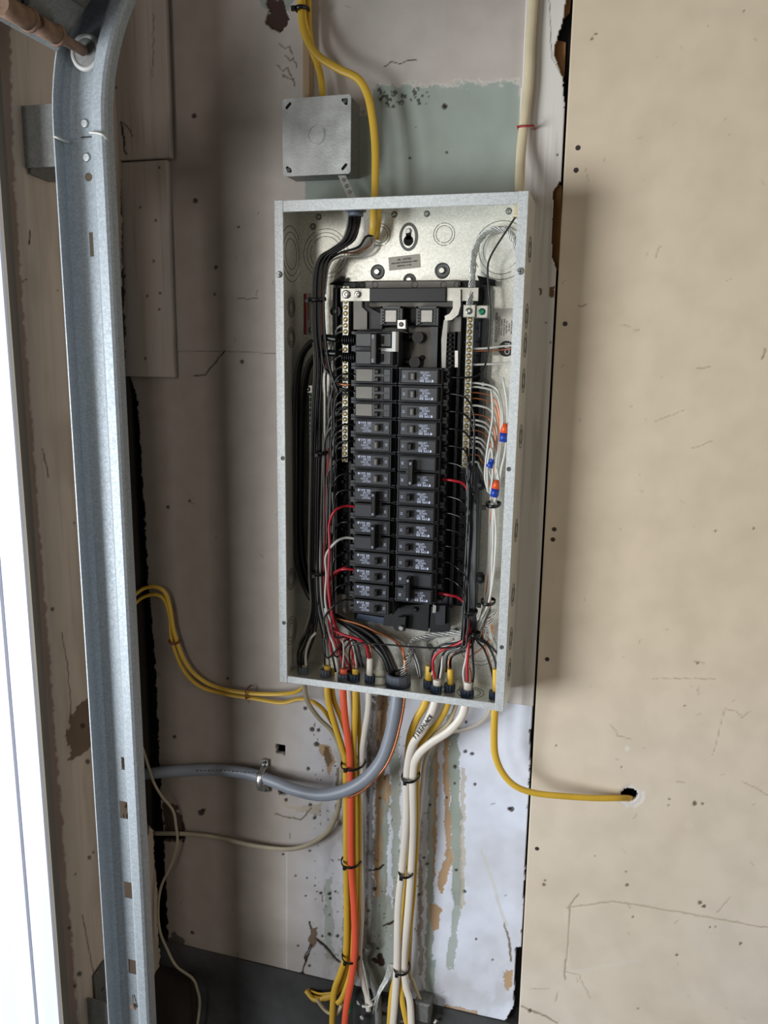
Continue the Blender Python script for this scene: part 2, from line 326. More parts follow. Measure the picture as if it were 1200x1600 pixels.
def wallpaint(A, B, px, py):
    p = Paint(px, py, (196, 188, 180))
    big = fbm(A * 6, B * 6 + 9)
    # cooler white low on the right, its left fade standing in for shade
    p.mix(np.clip((py - 950) / 150, 0, 1) * np.clip((px - 420) / 150, 0, 1), (222, 227, 240), .92)
    p.mix(np.clip((px - 600) / 100, 0, 1) * (py < 900), (190, 179, 170), .8)
    p.mix(np.clip((500 - px) / 90, 0, 1), (150, 138, 128), .9)  # shade beside the jamb painted in: wall colour darkened towards the left
    p.mix(np.clip((big - .52) * 6, 0, 1), (150, 140, 128), .22)
    # green patch above the panel
    edge = 134 + p.n1 * 22 + p.n3 * 10 - np.clip((px - 600) / 200, 0, 1) * 6
    p.mix((py > edge) & (px > 583 + p.n3 * 4) & (px < 812) & (py < 420), GR, 1, -.0004)
    p.mix((px > 477 + p.n3 * 3) & (px < 584) & (py > 175 + p.n1 * 30) & (py < 420), (144, 154, 144), .95)
    p.mix(np.clip(1 - abs(py - edge) / 3.5, 0, 1) * (px > 560) * (px < 812), (214, 206, 194), .7)
    p.mix((fbm(px / 6, py / 6) > .60) & (abs(py - 150) < 14) & (px > 590) & (px < 670), DK, .8)
    p.mix((fbm(px / 5 + 3, py / 5) > .58) & (abs(px - 615) < 14) & (abs(py - 158) < 10), DK, .8)
    # vertical streaks where paint was scraped, below the panel
    lo = np.clip((py - 1060) / 30, 0, 1)
    def streak(x0, x1, y0, y1, w0, rgb, a=1., h=-.0005, w=8):
        xc = x0 + (x1 - x0) * (py - y0) / (y1 - y0) + p.n1 * w; ww = w0 * (.65 + .9 * fbm(py / 22 + x0, px * 0 + x0, 3)) + p.n3 * 1.5
        p.mix((abs(px - xc) < ww) & (py > y0 + p.n2 * 30) & (py < y1 + p.n2 * 30), rgb, a, h)
    streak(556, 544, 1185, 1520, 11, (150, 160, 156), .9); streak(598, 592, 1080, 1400, 7, TN); streak(603, 597, 1235, 1480, 5, GR)
    streak(616, 620, 1080, 1470, 6, GR, .9); streak(590, 586, 1090, 1200, 7, (100, 84, 66), .8); streak(580, 577, 1090, 1560, 5, (92, 82, 72), .7)
    streak(594, 603, 1400, 1560, 16, GR, .85, w=14); streak(676, 668, 1170, 1560, 5, GR, .95); streak(683, 676, 1150, 1370, 2.5, TN)
    streak(697, 700, 1150, 1340, 4, TN); streak(708, 716, 1120, 1420, 8, GR); streak(724, 722, 1200, 1420, 3, (190, 180, 166), .8)
    streak(716, 704, 1400, 1510, 6, GR, .8); streak(676, 672, 1500, 1560, 5, (150, 170, 158), .8)
    streak(527, 530, 1200, 1290, 3, (120, 100, 80), .8); streak(512, 516, 1370, 1500, 5, GR, .7); streak(655, 657, 1240, 1520, 3, (150, 138, 122), .8)
    for pl in ([(590, 1112), (602, 1108), (606, 1140), (598, 1176), (590, 1150)], [(598, 1215), (608, 1210), (612, 1228), (606, 1262), (600, 1250)],
               [(700, 1330), (706, 1326), (708, 1344), (700, 1372), (692, 1397), (686, 1394), (684, 1378), (692, 1352)],
               [(671, 1412), (679, 1410), (690, 1424), (686, 1452), (678, 1456), (672, 1440)],
               [(690, 1572), (700, 1568), (716, 1574), (746, 1580), (752, 1590), (744, 1596), (704, 1592)],
               [(786, 1518), (800, 1514), (801, 1540), (794, 1552), (788, 1540)], [(498, 1160), (516, 1166), (524, 1190), (514, 1214), (508, 1186), (500, 1176)]):
        p.poly(pl, TN, 8, 1, -.0006)
    p.poly([(505, 1165), (514, 1168), (518, 1190), (512, 1200), (506, 1182)], (112, 88, 66), 8)
    p.poly([(430, 1252), (470, 1262), (505, 1254), (498, 1275), (460, 1268)], (170, 158, 138), 10, .7)
    for x, y, r in ((477, 1107, 3), (488, 1140, 4), (498, 1141, 3), (495, 1163, 4), (482, 1201, 3), (695, 166, 4.5), (695, 165, 2), (698, 238, 2), (640, 247, 2),
                    (720, 1120, 3.5), (728, 1128, 2.5), (727, 1174, 3), (711, 1198, 3), (738, 1178, 3), (742, 1225, 2.5), (711, 1224, 2), (698, 1247, 2), (671, 1258, 2.5),
                    (800, 1264, 4), (796, 1263, 3), (485, 1258, 3), (492, 1278, 3), (462, 1368, 1.6), (480, 1372, 1.6), (492, 1384, 1.6), (478, 1400, 1.6), (515, 1396, 3),
                    (502, 1395, 2.5), (516, 1404, 2.5), (524, 1394, 2), (504, 1462, 2.5), (515, 1460, 3), (528, 1462, 2.5), (585, 1389, 3), (576, 1424, 3), (590, 1483, 2),
                    (662, 1340, 2), (668, 1350, 2), (713, 1360, 2.5), (726, 1394, 2.5), (655, 1398, 2), (744, 1468, 2), (770, 1500, 1.5), (314, 1270, 5), (317, 1266, 3), (272, 1152, 3),
                    (300, 1458, 3), (303, 181, 4), (305, 314, 4), (337, 418, 3), (250, 445, 3), (231, 562, 2), (373, 355, 2), (335, 460, 2.5), (378, 565, 3), (447, 1250, 3), (442, 1335, 2),
                    (484, 1330, 2), (473, 1521, 3), (484, 1509, 2.5), (262, 793, 3), (355, 1060, 2), (1, 1, 1), (845, 1125, 2), (466, 1478, 2), (296, 783, 2), (858, 258, 1)):
        p.dot(x, y, r, (40, 30, 26), .9, -.001)
    p.line([(600, 104), (612, 97), (625, 99), (638, 95), (652, 94)], .9, (70, 56, 48)); p.line([(484, 1440), (488, 1460), (486, 1480), (478, 1500)], 1.4, DK)
    p.line([(495, 1468), (508, 1478), (520, 1492), (530, 1503)], 2.2, (40, 34, 30), h=-.001); p.line([(487, 1470), (478, 1490), (473, 1520)], 1.2, DK)
    p.poly([(484, 1450), (494, 1446), (496, 1478), (488, 1482), (482, 1470)], (120, 100, 84), 8)
    p.line([(430, 1272), (452, 1278), (470, 1282), (488, 1262)], 1., (110, 98, 84)); p.line([(270, 549), (370, 549), (440, 553)], .7, (96, 84, 76), 2, .8)
    p.line([(352, 549), (328, 575), (320, 586), (303, 587)], 1.1, (70, 56, 48)); p.line([(372, 466), (402, 466)], .8, (90, 78, 68))
    p.line([(787, 1440), (796, 1470), (798, 1500)], 1.4, (120, 104, 88)); p.line([(752, 1330), (768, 1370), (785, 1430), (792, 1446)], 2.5, (206, 204, 200), 3, .8)
    p.line([(576, 1360), (590, 1357), (600, 1352)], 1.4, (50, 38, 32)); p.line([(600, 1448), (616, 1440)], 1.6, (60, 46, 38)); p.line([(585, 1500), (598, 1506), (594, 1494)], 4, (60, 44, 36), 8)
    p.line([(448, 1330), (448, 1520)], .8, (214, 212, 208), 1, .5)
    for k in range(70):     # dents and little scuffs
        x = RS.uniform(190, 860); y = RS.uniform(0, 1560); L = RS.uniform(2, 9); t = RS.uniform(0, 6.28)
        p.line([(x, y), (x + L * math.cos(t), y + L * math.sin(t))], RS.uniform(.4, 1.1), (104, 90, 78), 4, .7)
    for x, y in ((450, 75), (458, 95), (448, 110), (455, 125)): p.line([(x - 14, y - 8), (x - 4, y), (x + 2, y - 3), (x + 6, y + 10)], .8, (90, 78, 68), 8)
    p.poly([(395, -20), (462, -20), (452, 14), (430, 22), (408, 10)], (110, 124, 112), 12, .7)
    p.poly([(415, -8), (444, 0), (452, 38), (440, 50), (426, 46), (414, 38), (420, 16)], (58, 38, 30), 10, 1, -.003)
    zone = np.clip(1 - abs(px - 560) / 75, 0, 1) * np.clip((py - 1100) / 60, 0, 1)
    p.mix(np.clip((fbm(px / 16 + 30, py / 50) - .5) * 7, 0, 1) * zone, (128, 112, 96), .6)
    p.mix((fbm(px / 4 + 11, py / 7 + 2) > .77) & (abs(px - 570) < 80) & (py > 1110), (84, 68, 56), .8)
    p.mix(np.clip((fbm(px / 30 + 3, py / 30) - .55) * 8, 0, 1) * np.clip((py - 1480) / 60, 0, 1), (168, 162, 156), .3)
    # water damage near the lower left corner
    p.poly([(258, 1466), (276, 1458), (296, 1482), (300, 1500), (292, 1510), (262, 1490)], (70, 66, 62), 14, .9)
    p.poly([(258, 1480), (290, 1488), (304, 1492), (322, 1500), (334, 1530), (256, 1530)], (58, 46, 40), 22, .9, -.001)
    p.poly([(253, 1255), (270, 1258), (290, 1285), (286, 1318), (255, 1310)], (58, 38, 32), 14, .9, -.001)
    p.mix(np.clip((py - (1470 + .27 * (px - 300))) / 60, 0, 1), (140, 134, 126), .35)
    p.h += (fbm(A * 9, B * 9) - .5) * .0035 * np.clip((py - 1000) / 200, 0.25, 1)
    return p.c, p.h
LEFT = [(204, -300), (204, 592), (214, 620), (220, 700), (226, 800), (228, 850), (232, 920), (240, 1000), (247, 1130), (249, 1210), (255, 1300), (260, 1400), (262, 1462), (266, 1492)]
BOT = [(290, 1515), (300, 1528), (330, 1533), (440, 1552), (450, 1545), (452, 1524), (462, 1522), (478, 1536), (492, 1560), (520, 1568), (560, 1560), (600, 1572), (655, 1560), (676, 1566),
       (690, 1592), (720, 1597), (752, 1594), (775, 1602), (790, 1598), (800, 1572), (806, 1550), (812, 1520)]
def wallkeep(A, B, px, py):
    n = (fbm(px / 7, py / 7) - .5) * 7
    m = inpoly(px + n, py + n, LEFT + BOT + [(816, 1500), (1000, 1495), (1000, -300)]) & (px + n * .4 < plank_right(py) - np.where(py < 1090, 4, 1) - np.where((py > 1480), 8, 0))
    hole = inpoly(px + n * .5, py + n * .5, [(431, 1163), (446, 1164), (445, 1180), (432, 1177)]) | inpoly(px + n * .5, py + n * .5, [(434, 1234), (449, 1236), (450, 1243), (437, 1243)]) \
        | inpoly(px + n * .4, py + n * .4, [(246, 1300), (268, 1306), (288, 1308), (288, 1316), (250, 1310)])
    return m & ~hole
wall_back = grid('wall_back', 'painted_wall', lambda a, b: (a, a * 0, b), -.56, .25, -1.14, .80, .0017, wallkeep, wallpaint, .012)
prop(wall_back, kind='structure')
# white trim board along the right side, its own plank
def plankpaint(A, B, px, py):
    p = Paint(px, py, (214, 208, 200)); g = fbm(A * 160, B * 5)
    p.mix(np.clip((g - .55) * 6, 0, 1), (150, 140, 128), .3); p.line([(858, 0), (860, 40), (862, 90), (880, 122)], .7, (120, 108, 98), 3)
    p.dot(845, 191, 5, (226, 222, 216)); p.dot(871, 242, 1.5, DK)
    for pl in ([(858, 448), (866, 446), (867, 464), (859, 466)], [(843, 450), (847, 452), (846, 462), (843, 462)]): p.poly(pl, (110, 80, 52), 4)
    p.line([(826, 1135), (832, 1150), (830, 1190), (829, 1230)], 2.5, (96, 78, 64), 8); p.line([(796, 1132), (804, 1127)], 1, DK); p.line([(800, 1152), (815, 1150), (826, 1158)], .9, (150, 140, 128), 4)
    p.dot(808, 1180, 5.5, (206, 200, 190), 1, -.0006); p.dot(808, 1180, 2.2, (168, 156, 140)); p.dot(860, 535, 1.6, DK); p.dot(853, 504, 1.5, DK)
    return p.c, p.h
def plankkeep(A, B, px, py):
    n = (fbm(px / 7, py / 7) - .5) * 3; pr = plank_right(py); return ((px + n < pr) | (pr > sheet_edge(py) - 3)) & (A + xe(B) > P(812, 200, -.004).x)
pk = grid('plank', 'painted_board', lambda a, b: (a + xe(b), a * 0 - .004, b), -.092, -.0035, P(700, 1086, -.004).z, .80, .0015, plankkeep, plankpaint, .0038, wall_back)
pk['label'] = 'white painted plank beside the panel'
# two overlapping boards in the upper left corner
def cornerpaint(A, B, px, py):
    p = Paint(px, py, (168, 158, 148)); g = fbm(A * 150, B * 6); p.mix(np.clip((g - .55) * 6, 0, 1), (120, 108, 98), .35)
    p.line([(188, 190), (192, 200), (193, 230), (197, 240)], 1.6, DK); p.line([(193, 192), (205, 205), (207, 214)], .9, DK)
    for x, y in ((181, 137), (249, 262), (240, 408), (250, 458), (227, 560), (249, 484), (219, 324), (230, 463), (243, 345)): p.dot(x, y, 2.2, DK, .8)
    p.line([(238, 120), (240, 20)], .7, DK, 6, .6); p.line([(182, 250), (190, 350), (192, 470)], .9, DK, 8, .8)
    p.mix((px < 194 + p.n1 * 12) & (py > 420), (58, 44, 36), .85)
    return p.c, p.h
for (x0, x1, z0, z1, yy) in ((-.56, P(264, 200, -.018).x, P(220, 248, -.018).z, .86, -.018), (-.56, P(271, 560, -.012).x, P(240, 589, -.012).z, P(220, 252, -.012).z, -.012)):
    grid('plank', 'painted_board', lambda a, b, yy=yy: (a, a * 0 + yy, b), x0, x1, z0, z1, .002, lambda A, B, px, py: px + (fbm(px / 5, py / 9) - .5) * 3 < np.interp(py, [0, 249, 251, 590], [258, 265, 259, 275]) + 2, cornerpaint, .012 if yy < -.015 else .0118, wall_back)

# tan sheet on the right
def sheetpaint(A, B, px, py):
    p = Paint(px, py, (214, 197, 172)); big = fbm(A * 5, B * 5)
    p.mix(np.clip((py - 900) / 600, 0, 1), (214, 203, 188), .9); p.mix(np.clip((big - .5) * 5, 0, 1), (204, 186, 160), .3)
    sc = (150, 134, 112)
    for pl, w_ in (([(989, 1416), (887, 1480)], .0), ([(903, 1398), (890, 1416), (888, 1470), (882, 1520), (884, 1530)], 1.1), ([(884, 1518), (905, 1524), (922, 1560)], .7),
                  ([(885, 1418), (960, 1408), (1060, 1425), (1200, 1450)], 1.0), ([(815, 1572), (828, 1579), (845, 1584), (870, 1598)], 1.3), ([(1114, 1180), (1122, 1150), (1133, 1108), (1150, 1112), (1160, 1122), (1172, 1110)], .7),
                  ([(1020, 1060), (1120, 1060)], .6), ([(954, 1130), (966, 1150), (988, 1156)], .6), ([(1120, 1425), (1142, 1402)], .7), ([(868, 1565), (872, 1550)], .9), ([(830, 1545), (858, 1546)], .6),
                  ([(1085, 1033), (1100, 1036)], .8), ([(1057, 1222), (1070, 1223)], .8), ([(1160, 1222), (1180, 1230), (1200, 1242)], .8), ([(1088, 576), (1110, 574)], .9), ([(972, 508), (984, 509)], .8), ([(990, 515), (998, 516)], .9),
                  ([(903, 477), (910, 478), (917, 476)], 1.1), ([(915, 264), (918, 285)], .8), ([(1009, 400), (1014, 392)], .8), ([(1025, 402), (1029, 390), (1034, 385)], .9), ([(1192, 560), (1196, 545)], 1.4),
                  ([(1080, 700), (1100, 695), (1112, 690)], .8), ([(1020, 660), (1070, 640)], .5)):
        if w_: p.line(pl, w_, (142, 124, 102) if w_ > 1 else (168, 150, 128), 4, .8, -.0004)
    p.line([(885, 1420), (888, 1520), (1000, 1500)], 3, (218, 210, 198), 4, .25)
    for x, y, r in ((925, 61, 2.5), (931, 53, 2.2), (1085, 1255, 3.5), (1098, 1256, 2), (1094, 1410, 3), (1100, 1416, 3), (1046, 1248, 2), (980, 1383, 3), (978, 1362, 1.5), (989, 1433, 2), (1157, 1475, 2.2), (1058, 1492, 2),
                   (1110, 1449, 1.5), (1118, 1448, 1.5), (850, 1382, 2.5), (852, 1376, 1.6), (997, 1576, 1.5), (971, 1199, 1.8), (869, 1165, 1.4), (1045, 1258, 1.6), (1070, 1103, 2), (1162, 18, 2), (1118, 830, 2), (828, 1579, 3),
                   (1178, 826, 1.8), (1090, 1036, 1.8), (930, 1338, 1)):
        p.dot(x, y, r, (88, 70, 56), .85, -.0006)
    p.dot(980, 1170, 4, (222, 214, 204)); p.dot(1077, 1290, 7, (216, 204, 188), .7)
    for k in range(60):
        x = RS.uniform(820, 1200); y = RS.uniform(0, 1600); L = RS.uniform(2, 9); t = RS.uniform(0, 6.28)
        p.line([(x, y), (x + L * math.cos(t), y + L * math.sin(t))], RS.uniform(.3, .8), sc, 4, .6)
    rr = np.hypot((px - 985) / 1.25, py - 1244); an = p.n1 * 8
    p.mix(np.clip(17 - rr + an, 0, 1), (212, 206, 200), 1, -.001)
    return p.c, p.h
def sheetkeep(A, B, px, py):
    n = (fbm(px / 6, py / 6) - .5) * 5
    return (np.hypot((px - 983) / 1.2, py - 1243) + n > 11) 
YS = -.005
sheet = grid('wall_panel', 'painted_sheet', lambda a, b: (a + xe(b), a * 0 + YS, b), 0, .58, -1.2, .86, .002, sheetkeep, sheetpaint, .011, wall_back)
sheet['label'] = 'tan painted sheet right of the plank'
for x, y in ((903, 231), (900, 266), (883, 506), (866, 827), (864, 843), (855, 1030), (839, 1326)):
    q = P(x, y, YS); b = MB().cyl(q + Vector((0, .001, 0)), (0, -1, 0), .0030, .0014, 12, .0026); b.torus(q + Vector((0, -.0002, 0)), (0, 1, 0), .0030, .0005, 14, 5); b.build('screw', 'screw_dark', wall_back)
# cavity, gaps, left wall (front wall of the garage with the door opening)
bk = MB().box(-.62, .86, .03, .06, -1.16, .9).build('wall_cavity', 'cavity', wall_back)
MB().box(.190, .28, .012, .03, -1.1, .9).build('stud', 'gap_shade', wall_back)  # coloured near black to paint the dark of the gap
MB().box(P(250, 1240, .01).x - .03, -.40, .014, .03, -.64, -.56).build('blocking', 'cavity', wall_back)
for pl in ([(858, 60), (884, 66), (882, 118), (880, 122), (864, 100), (862, 80)], [(864, 284), (878, 290), (876, 420), (868, 424), (862, 400), (860, 310)], [(884, -60), (898, -60), (890, 20), (880, 30)]):
    w2 = [P(a, b, .009) for a, b in pl]
    MB().plate([(v.x, v.z) for v in w2], [], lambda a, b, d: (a, .0085 + d, b), .003).build('torn_paper', 'paper_brown', wall_back)
XL = -.484
def leftpaint(A, B, px, py):
    p = Paint(px, py, (206, 192, 178)); g = fbm(A * 130, B * 5); p.mix(np.clip((g - .5) * 5, 0, 1), (176, 162, 146), .35)
    big = fbm(A * 18, B * 6); p.mix(np.clip((big - .55) * 5, 0, 1), (160, 144, 126), .35)
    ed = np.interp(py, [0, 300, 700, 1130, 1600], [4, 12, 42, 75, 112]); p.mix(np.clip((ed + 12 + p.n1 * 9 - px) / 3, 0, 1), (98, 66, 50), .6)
    p.poly([(118, 1100), (142, 1090), (144, 1165), (124, 1175), (108, 1190), (106, 1150)], (104, 84, 64), 18, .9)
    for x, y, r in ((129, 1134, 4), (137, 1190, 4), (82, 952, 3), (40, 437, 2), (124, 1522, 4), (117, 1541, 2.5), (108, 1450, 2.5), (118, 1366, 2), (140, 1340, 3), (146, 1332, 2), (36, 440, 1.6), (90, 455, 1.2), (116, 817, 2)): p.dot(x, y, r, DK, .8)
    p.line([(46, 360), (47, 382)], 1, DK); p.line([(66, 700), (76, 745)], .7, DK); p.line([(128, 1430), (146, 1520)], .8, (100, 84, 70)); p.line([(96, 990), (106, 1040), (112, 1130)], .8, (110, 92, 76))
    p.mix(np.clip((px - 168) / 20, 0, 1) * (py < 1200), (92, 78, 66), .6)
    p.poly([(200, 1300), (222, 1330), (232, 1300), (226, 1240), (200, 1230)], (50, 40, 34), 14, .8)
    return p.c, p.h
def leftkeep(A, B, px, py):
    n = (fbm(px / 6, py / 11) - .5) * 8
    return (px + n < np.interp(py, [-200, 590, 640, 700, 1200, 1280, 1300, 1500], [190, 190, 198, 197, 216, 226, 240, 250])) & (py < 1700)
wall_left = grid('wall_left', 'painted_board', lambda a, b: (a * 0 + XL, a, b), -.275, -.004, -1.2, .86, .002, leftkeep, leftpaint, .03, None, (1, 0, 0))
prop(wall_left, kind='structure')
MB().box(XL - .11, XL - .032, -.285, .03, -1.2, .86).build('stud', 'cavity', wall_left)
MB().box(XL - .03, XL - .012, -.06, .02, -.95, .86).build('stud', 'cavity', wall_left)
t1 = MB().box(XL - .012, XL + .001, -.285, -.275, -1.25, .9).box(XL - .006, XL + .004, -.294, -.285, -1.25, .9).build('trim_1', 'jamb_edge'); prop(t1, kind='structure')
t2 = MB().box(XL - .045, XL - .001, -.296, -.270, -1.25, .9, .002).build('trim_2', 'white_paint_wood'); prop(t2, kind='structure')
t3 = MB().box(XL - .3, XL - .045, -.2985, -.285, -1.25, .9, .002).build('trim_3', 'white_paint_wood'); prop(t3, kind='structure')
fl = MB().box(-2.5, 2.5, -4.2, .3, -1.5, -1.45).build('floor', 'concrete'); prop(fl, kind='structure')
zz = P(450, 1500, 0).z
ft = MB().box(-.62, .86, -.004, .1, -1.45, P(450, 1516, -.002).z).build('wall_footing', 'concrete'); prop(ft, kind='structure')
ftl = MB().box(-.62, P(300, 1560, -.02).x, -.03, -.006, -1.45, P(200, 1512, -.03).z, .006).build('wall_footing', 'cavity'); prop(ftl, kind='structure')

# ------------------------------------------------------------------ electrical panel enclosure
W2, H2, D = .181, .3685, .096; TW = .0015
panel = thing('electrical_panel', 'open galvanized electrical panel box with its cover off, full of breakers and wires', 'electrical panel', (0, -.0, -H2))
pb = MB(); kh = P(640, 371, 0)
def key_outline(cx, cz):
    o = []
    for t in range(0, 13): a = math.pi * t / 12; o.append((cx + .0085 * math.cos(a) * .8, cz + .006 + .0068 * math.sin(a)))
    for t in range(0, 13): a = math.pi + math.pi * t / 12; o.append((cx + .0085 * math.cos(a), cz - .006 + .0085 * math.sin(a)))
    return o
YB = -.004
pb.plate([(-W2, -H2), (W2, -H2), (W2, H2), (-W2, H2)], [], lambda a, b, d: (a, YB - d, b), TW)
back = pb.build('back_plate', 'zinc', panel)
YF = YB - TW
MB().box(-W2, -W2 + TW, -D, YB, -H2, H2).build('side_panel', 'zinc', panel)
sp = MB().box(W2 - TW, W2, -D, YB, -H2, H2).build('side_panel', 'zinc', panel)
MB().box(-W2 + TW, W2 - TW, -D + .002, YB, H2 - TW, H2).build('top_panel', 'zinc', panel)
bp_ = MB().box(-W2 + TW, W2 - TW, -D + .002, YB, -H2, -H2 + TW).build('bottom_panel', 'zinc', panel)
FW = .0135
for sx in (-1, 1): MB().box(sx * W2, sx * (W2 - FW), -D - .001, -D + .001, -H2, H2, .0006).build('side_flange', 'zinc_edge', panel)
MB().box(-W2 + FW, W2 - FW, -D - .0005, -D + .001, H2 - .0165, H2 - .0005, .0006).build('top_flange', 'zinc_edge', panel)
MB().box(-W2 + FW, W2 - FW, -D - .0005, -D + .001, -H2 + .0005, -H2 + .012, .0006).build('bottom_flange', 'zinc_edge', panel)
def screw(q, ax, r, m, parent, h=.002, slot=True, n=14, name='screw'):
    q = Vector(q); ax = Vector(ax).normalized(); b = MB().cyl(q, ax, r, h * .5, n).cyl(q + ax * h * .5, ax, r, h * .5, n, r * .7)
    u = Vector((.7, 0, .7)) if abs(ax.y) > .5 else Vector((0, .7, .7)); o = b.build(name, m, parent)
    if slot:
        v = ax.cross(u); c = q + ax * (h + .00012); e = r * .62; t = r * .13
        bb = MB(); bb.add([c + u * e + v * t, c - u * e + v * t, c - u * e - v * t, c + u * e - v * t], [(0, 1, 2, 3)]); bb.add([c + v * e + u * t, c - v * e + u * t, c - v * e - u * t, c + v * e - u * t], [(0, 1, 2, 3)])
        return o, bb
    return o, None
for x, y in ((437, 429), (813, 424)): screw(P(x, y, -D), (0, -1, 0), .0048, 'screw_zinc', panel, .004)
sl = MB()
for x, y in ((437, 429), (813, 424)):
    q = P(x, y, -D - .0042); sl.box(q.x - .003, q.x + .003, q.y - .0002, q.y, q.z - .0005, q.z + .0005); sl.box(q.x - .0005, q.x + .0005, q.y - .0003, q.y, q.z - .003, q.z + .003)
sl.build('screw_slot', 'ink', panel)
for x, y in ((442, 716), (444, 973), (795, 733), (784, 1011)):
    q = P(x, y, -D); MB().torus(q + Vector((0, -.001, 0)), (0, 1, 0), .0026, .0007, 16, 6).cyl(q, (0, -1, 0), .0018, .0012, 12).build('flange_hole', 'ring', panel)
def rings(px, py, rs, mm='ring', parent=panel):
    q = P(px, py, YF)
    for r_, gaps in rs:
        for g in range(gaps):
            a = 2 * math.pi * g / gaps + r_; e = 2 * math.pi / gaps * .94
            MB().torus(q + Vector((0, -.0002, 0)), (0, -1, 0), r_ / 1075, .00045, int(8 + 24 / gaps), 5, a, a + e).build('knockout_ring', mm, parent)
rings(509, 396, ((39, 2), (33, 2), (27, 2))); rings(594, 367, ((17, 2), (12.5, 2))); rings(694, 366, ((17, 2), (13, 2))); rings(784, 391, ((44, 2), (36, 2), (29, 2)))
rings(748, 1012, ((32, 2), (25, 2))); rings(676, 1008, ((10, 1),)); rings(570, 1020, ((13, 1), (9, 1)))
MB().cyl(P(509, 404, YF), (0, -1, 0), .021, .0012, 40).build('knockout', 'zinc', panel); MB().cyl(P(784, 393, YF), (0, -1, 0), .0255, .0012, 40).build('knockout', 'zinc', panel)
q = kh + Vector((0, YF, 0)); b = MB(); b.plate(circ(q.x, q.z, .0145, 28, .0205), [], lambda a, c, d: (a, YF - d, c), .0006); b.build('keyhole_recess', 'ring', panel)
b = MB(); b.plate(circ(q.x, q.z, .010, 28, .016), [], lambda a, c, d: (a, YF - .0006 - d, c), .0006); kr = b.build('keyhole_plate', 'zinc', panel)
MB().cyl((q.x, YF - .0012, q.z - .0055), (0, -1, 0), .0075, .0006, 20).box(q.x - .004, q.x + .004, YF - .0018, YF - .0012, q.z - .004, q.z + .006).build('keyhole', 'dark_hole', panel)
screw((q.x, YF - .0018, q.z + .008), (0, -1, 0), .0042, 'screw_zinc', panel, .003)
for x, y, r_ in ((590, 425, .0098), (691, 423, .0102), (640, 438, .0085)):
    q = P(x, y, YF); MB().torus(q, (0, -1, 0), r_, .0016, 24, 6).cyl(q, (0, -1, 0), r_, .0006, 24).build('screw_recess', 'ring', panel); screw(q, (0, -1, 0), .0052, 'bright_metal', panel, .006)
for x, y in ((498, 339), (489, 354), (616, 335), (667, 334), (795, 330), (713, 985), (765, 925), (672, 1010)):
    q = P(x, y, YF); MB().torus(q, (0, -1, 0), .0042, .0006, 16, 5).build('rivet_rim', 'ring', panel); screw(q, (0, -1, 0), .0034, 'screw_zinc', panel, .002)
# knockouts on the inner left side, and a few on the outer right side
for (py_, r_) in ((397, .052), (480, .019), (527, .019), (905, .022), (985, .03)):
    q = PX(455, py_, -W2 + TW)
    for kk in (1, .78, .55): MB().torus((-W2 + TW, q.y, q.z), (1, 0, 0), r_ * kk * .78, .0006, 32, 5).build('knockout_ring', 'ring', panel)
for z in (.30, .21, .17, .12, .04, -.10, -.2, -.27, -.32):
    for kk in (1, .6): MB().torus((W2, -.048, z), (1, 0, 0), .017 * kk, .0007, 24, 5).build('knockout_ring', 'ring', panel)
# bottom knockout rings
for (px_, py_, r_) in ((735, 1082, .021), (592, 1064, .02), (683, 1077, .016)):
    d_ = ray(px_, py_); t_ = (-H2 + TW - CZ) / d_.z; q = Vector((CX + t_ * d_.x, CY + t_ * d_.y, -H2 + TW))
    for kk in (1, .75): MB().torus(q, (0, 0, 1), r_ * kk, .0006, 28, 5).build('knockout_ring', 'ring', panel)
# labels on the back plate
def sticker(cx, cy, w_, h_, rot, m, name='label'):
    q = P(cx, cy, YF); c, s_ = math.cos(rot), math.sin(rot)
    vs = [(q.x + c * a - s_ * b_, q.z + s_ * a + c * b_) for a, b_ in ((-w_, -h_), (w_, -h_), (w_, h_), (-w_, h_))]
    return MB().plate(vs, [], lambda a, b_, d: (a, YF - .0002 - d, b_), .0003).build(name, m, panel), q
lb, q = sticker(632, 410, .0245, .0098, .09, 'label_silver'); q = q + Vector((0, -.0008, 0))
for i, (tx, sx_) in enumerate((('UL  LISTED', .0045), ('ENCLOSED PANELBOARD  PART', .0028), ('ISSUE NO.  F-1742', .0028))): text(tx, 'ink', lb, q + Vector((0, 0, .0045 - .0045 * i)), sx_, .09)
lb, q = sticker(485, 491, .0112, .032, -.03, 'label_white'); q = q + Vector((0, -.0008, 0))
for dx in (-.0088, .009): MB().box(q.x + dx - .002, q.x + dx + .002, q.y, q.y + .0003, q.z - .031, q.z + .031).build('stripe', 'label_red', lb)
text('DANGER', 'label_red', lb, q + Vector((-.003, 0, .004)), .006, math.pi / 2); text('HAZARD OF ELECTRIC SHOCK', 'ink', lb, q + Vector((.003, 0, .004)), .003, math.pi / 2); MB().torus(q + Vector((.001, 0, -.024)), (0, 1, 0), .0035, .0008, 14, 5).build('symbol', 'ink', lb)
lb, q = sticker(788, 519, .0155, .034, 0, 'label_white'); q = q + Vector((0, -.0008, 0))
for i, tx in enumerate(('BONDING SCREW', 'TO BOND NEUTRAL', 'INSTALL SCREW', 'IN HOLE OF BAR', 'TIGHTEN TO', '20 LB-IN', 'SEE DIAGRAM')): text(tx, 'ink', lb, q + Vector((-.0115 + .0037 * i, 0, .007)), .0052 if i == 0 else .0032, -math.pi / 2 + math.pi)
MB().cyl(q + Vector((.004, .0003, -.024)), (0, -1, 0), .0115, .0004, 28).build('symbol_disc', 'ink', lb); text('ON', 'label_white', lb, q + Vector((.006, -.0003, -.024)), .011, math.pi / 2)
sticker(452, 664, .002, .03, 0, 'zinc_dull', 'label')

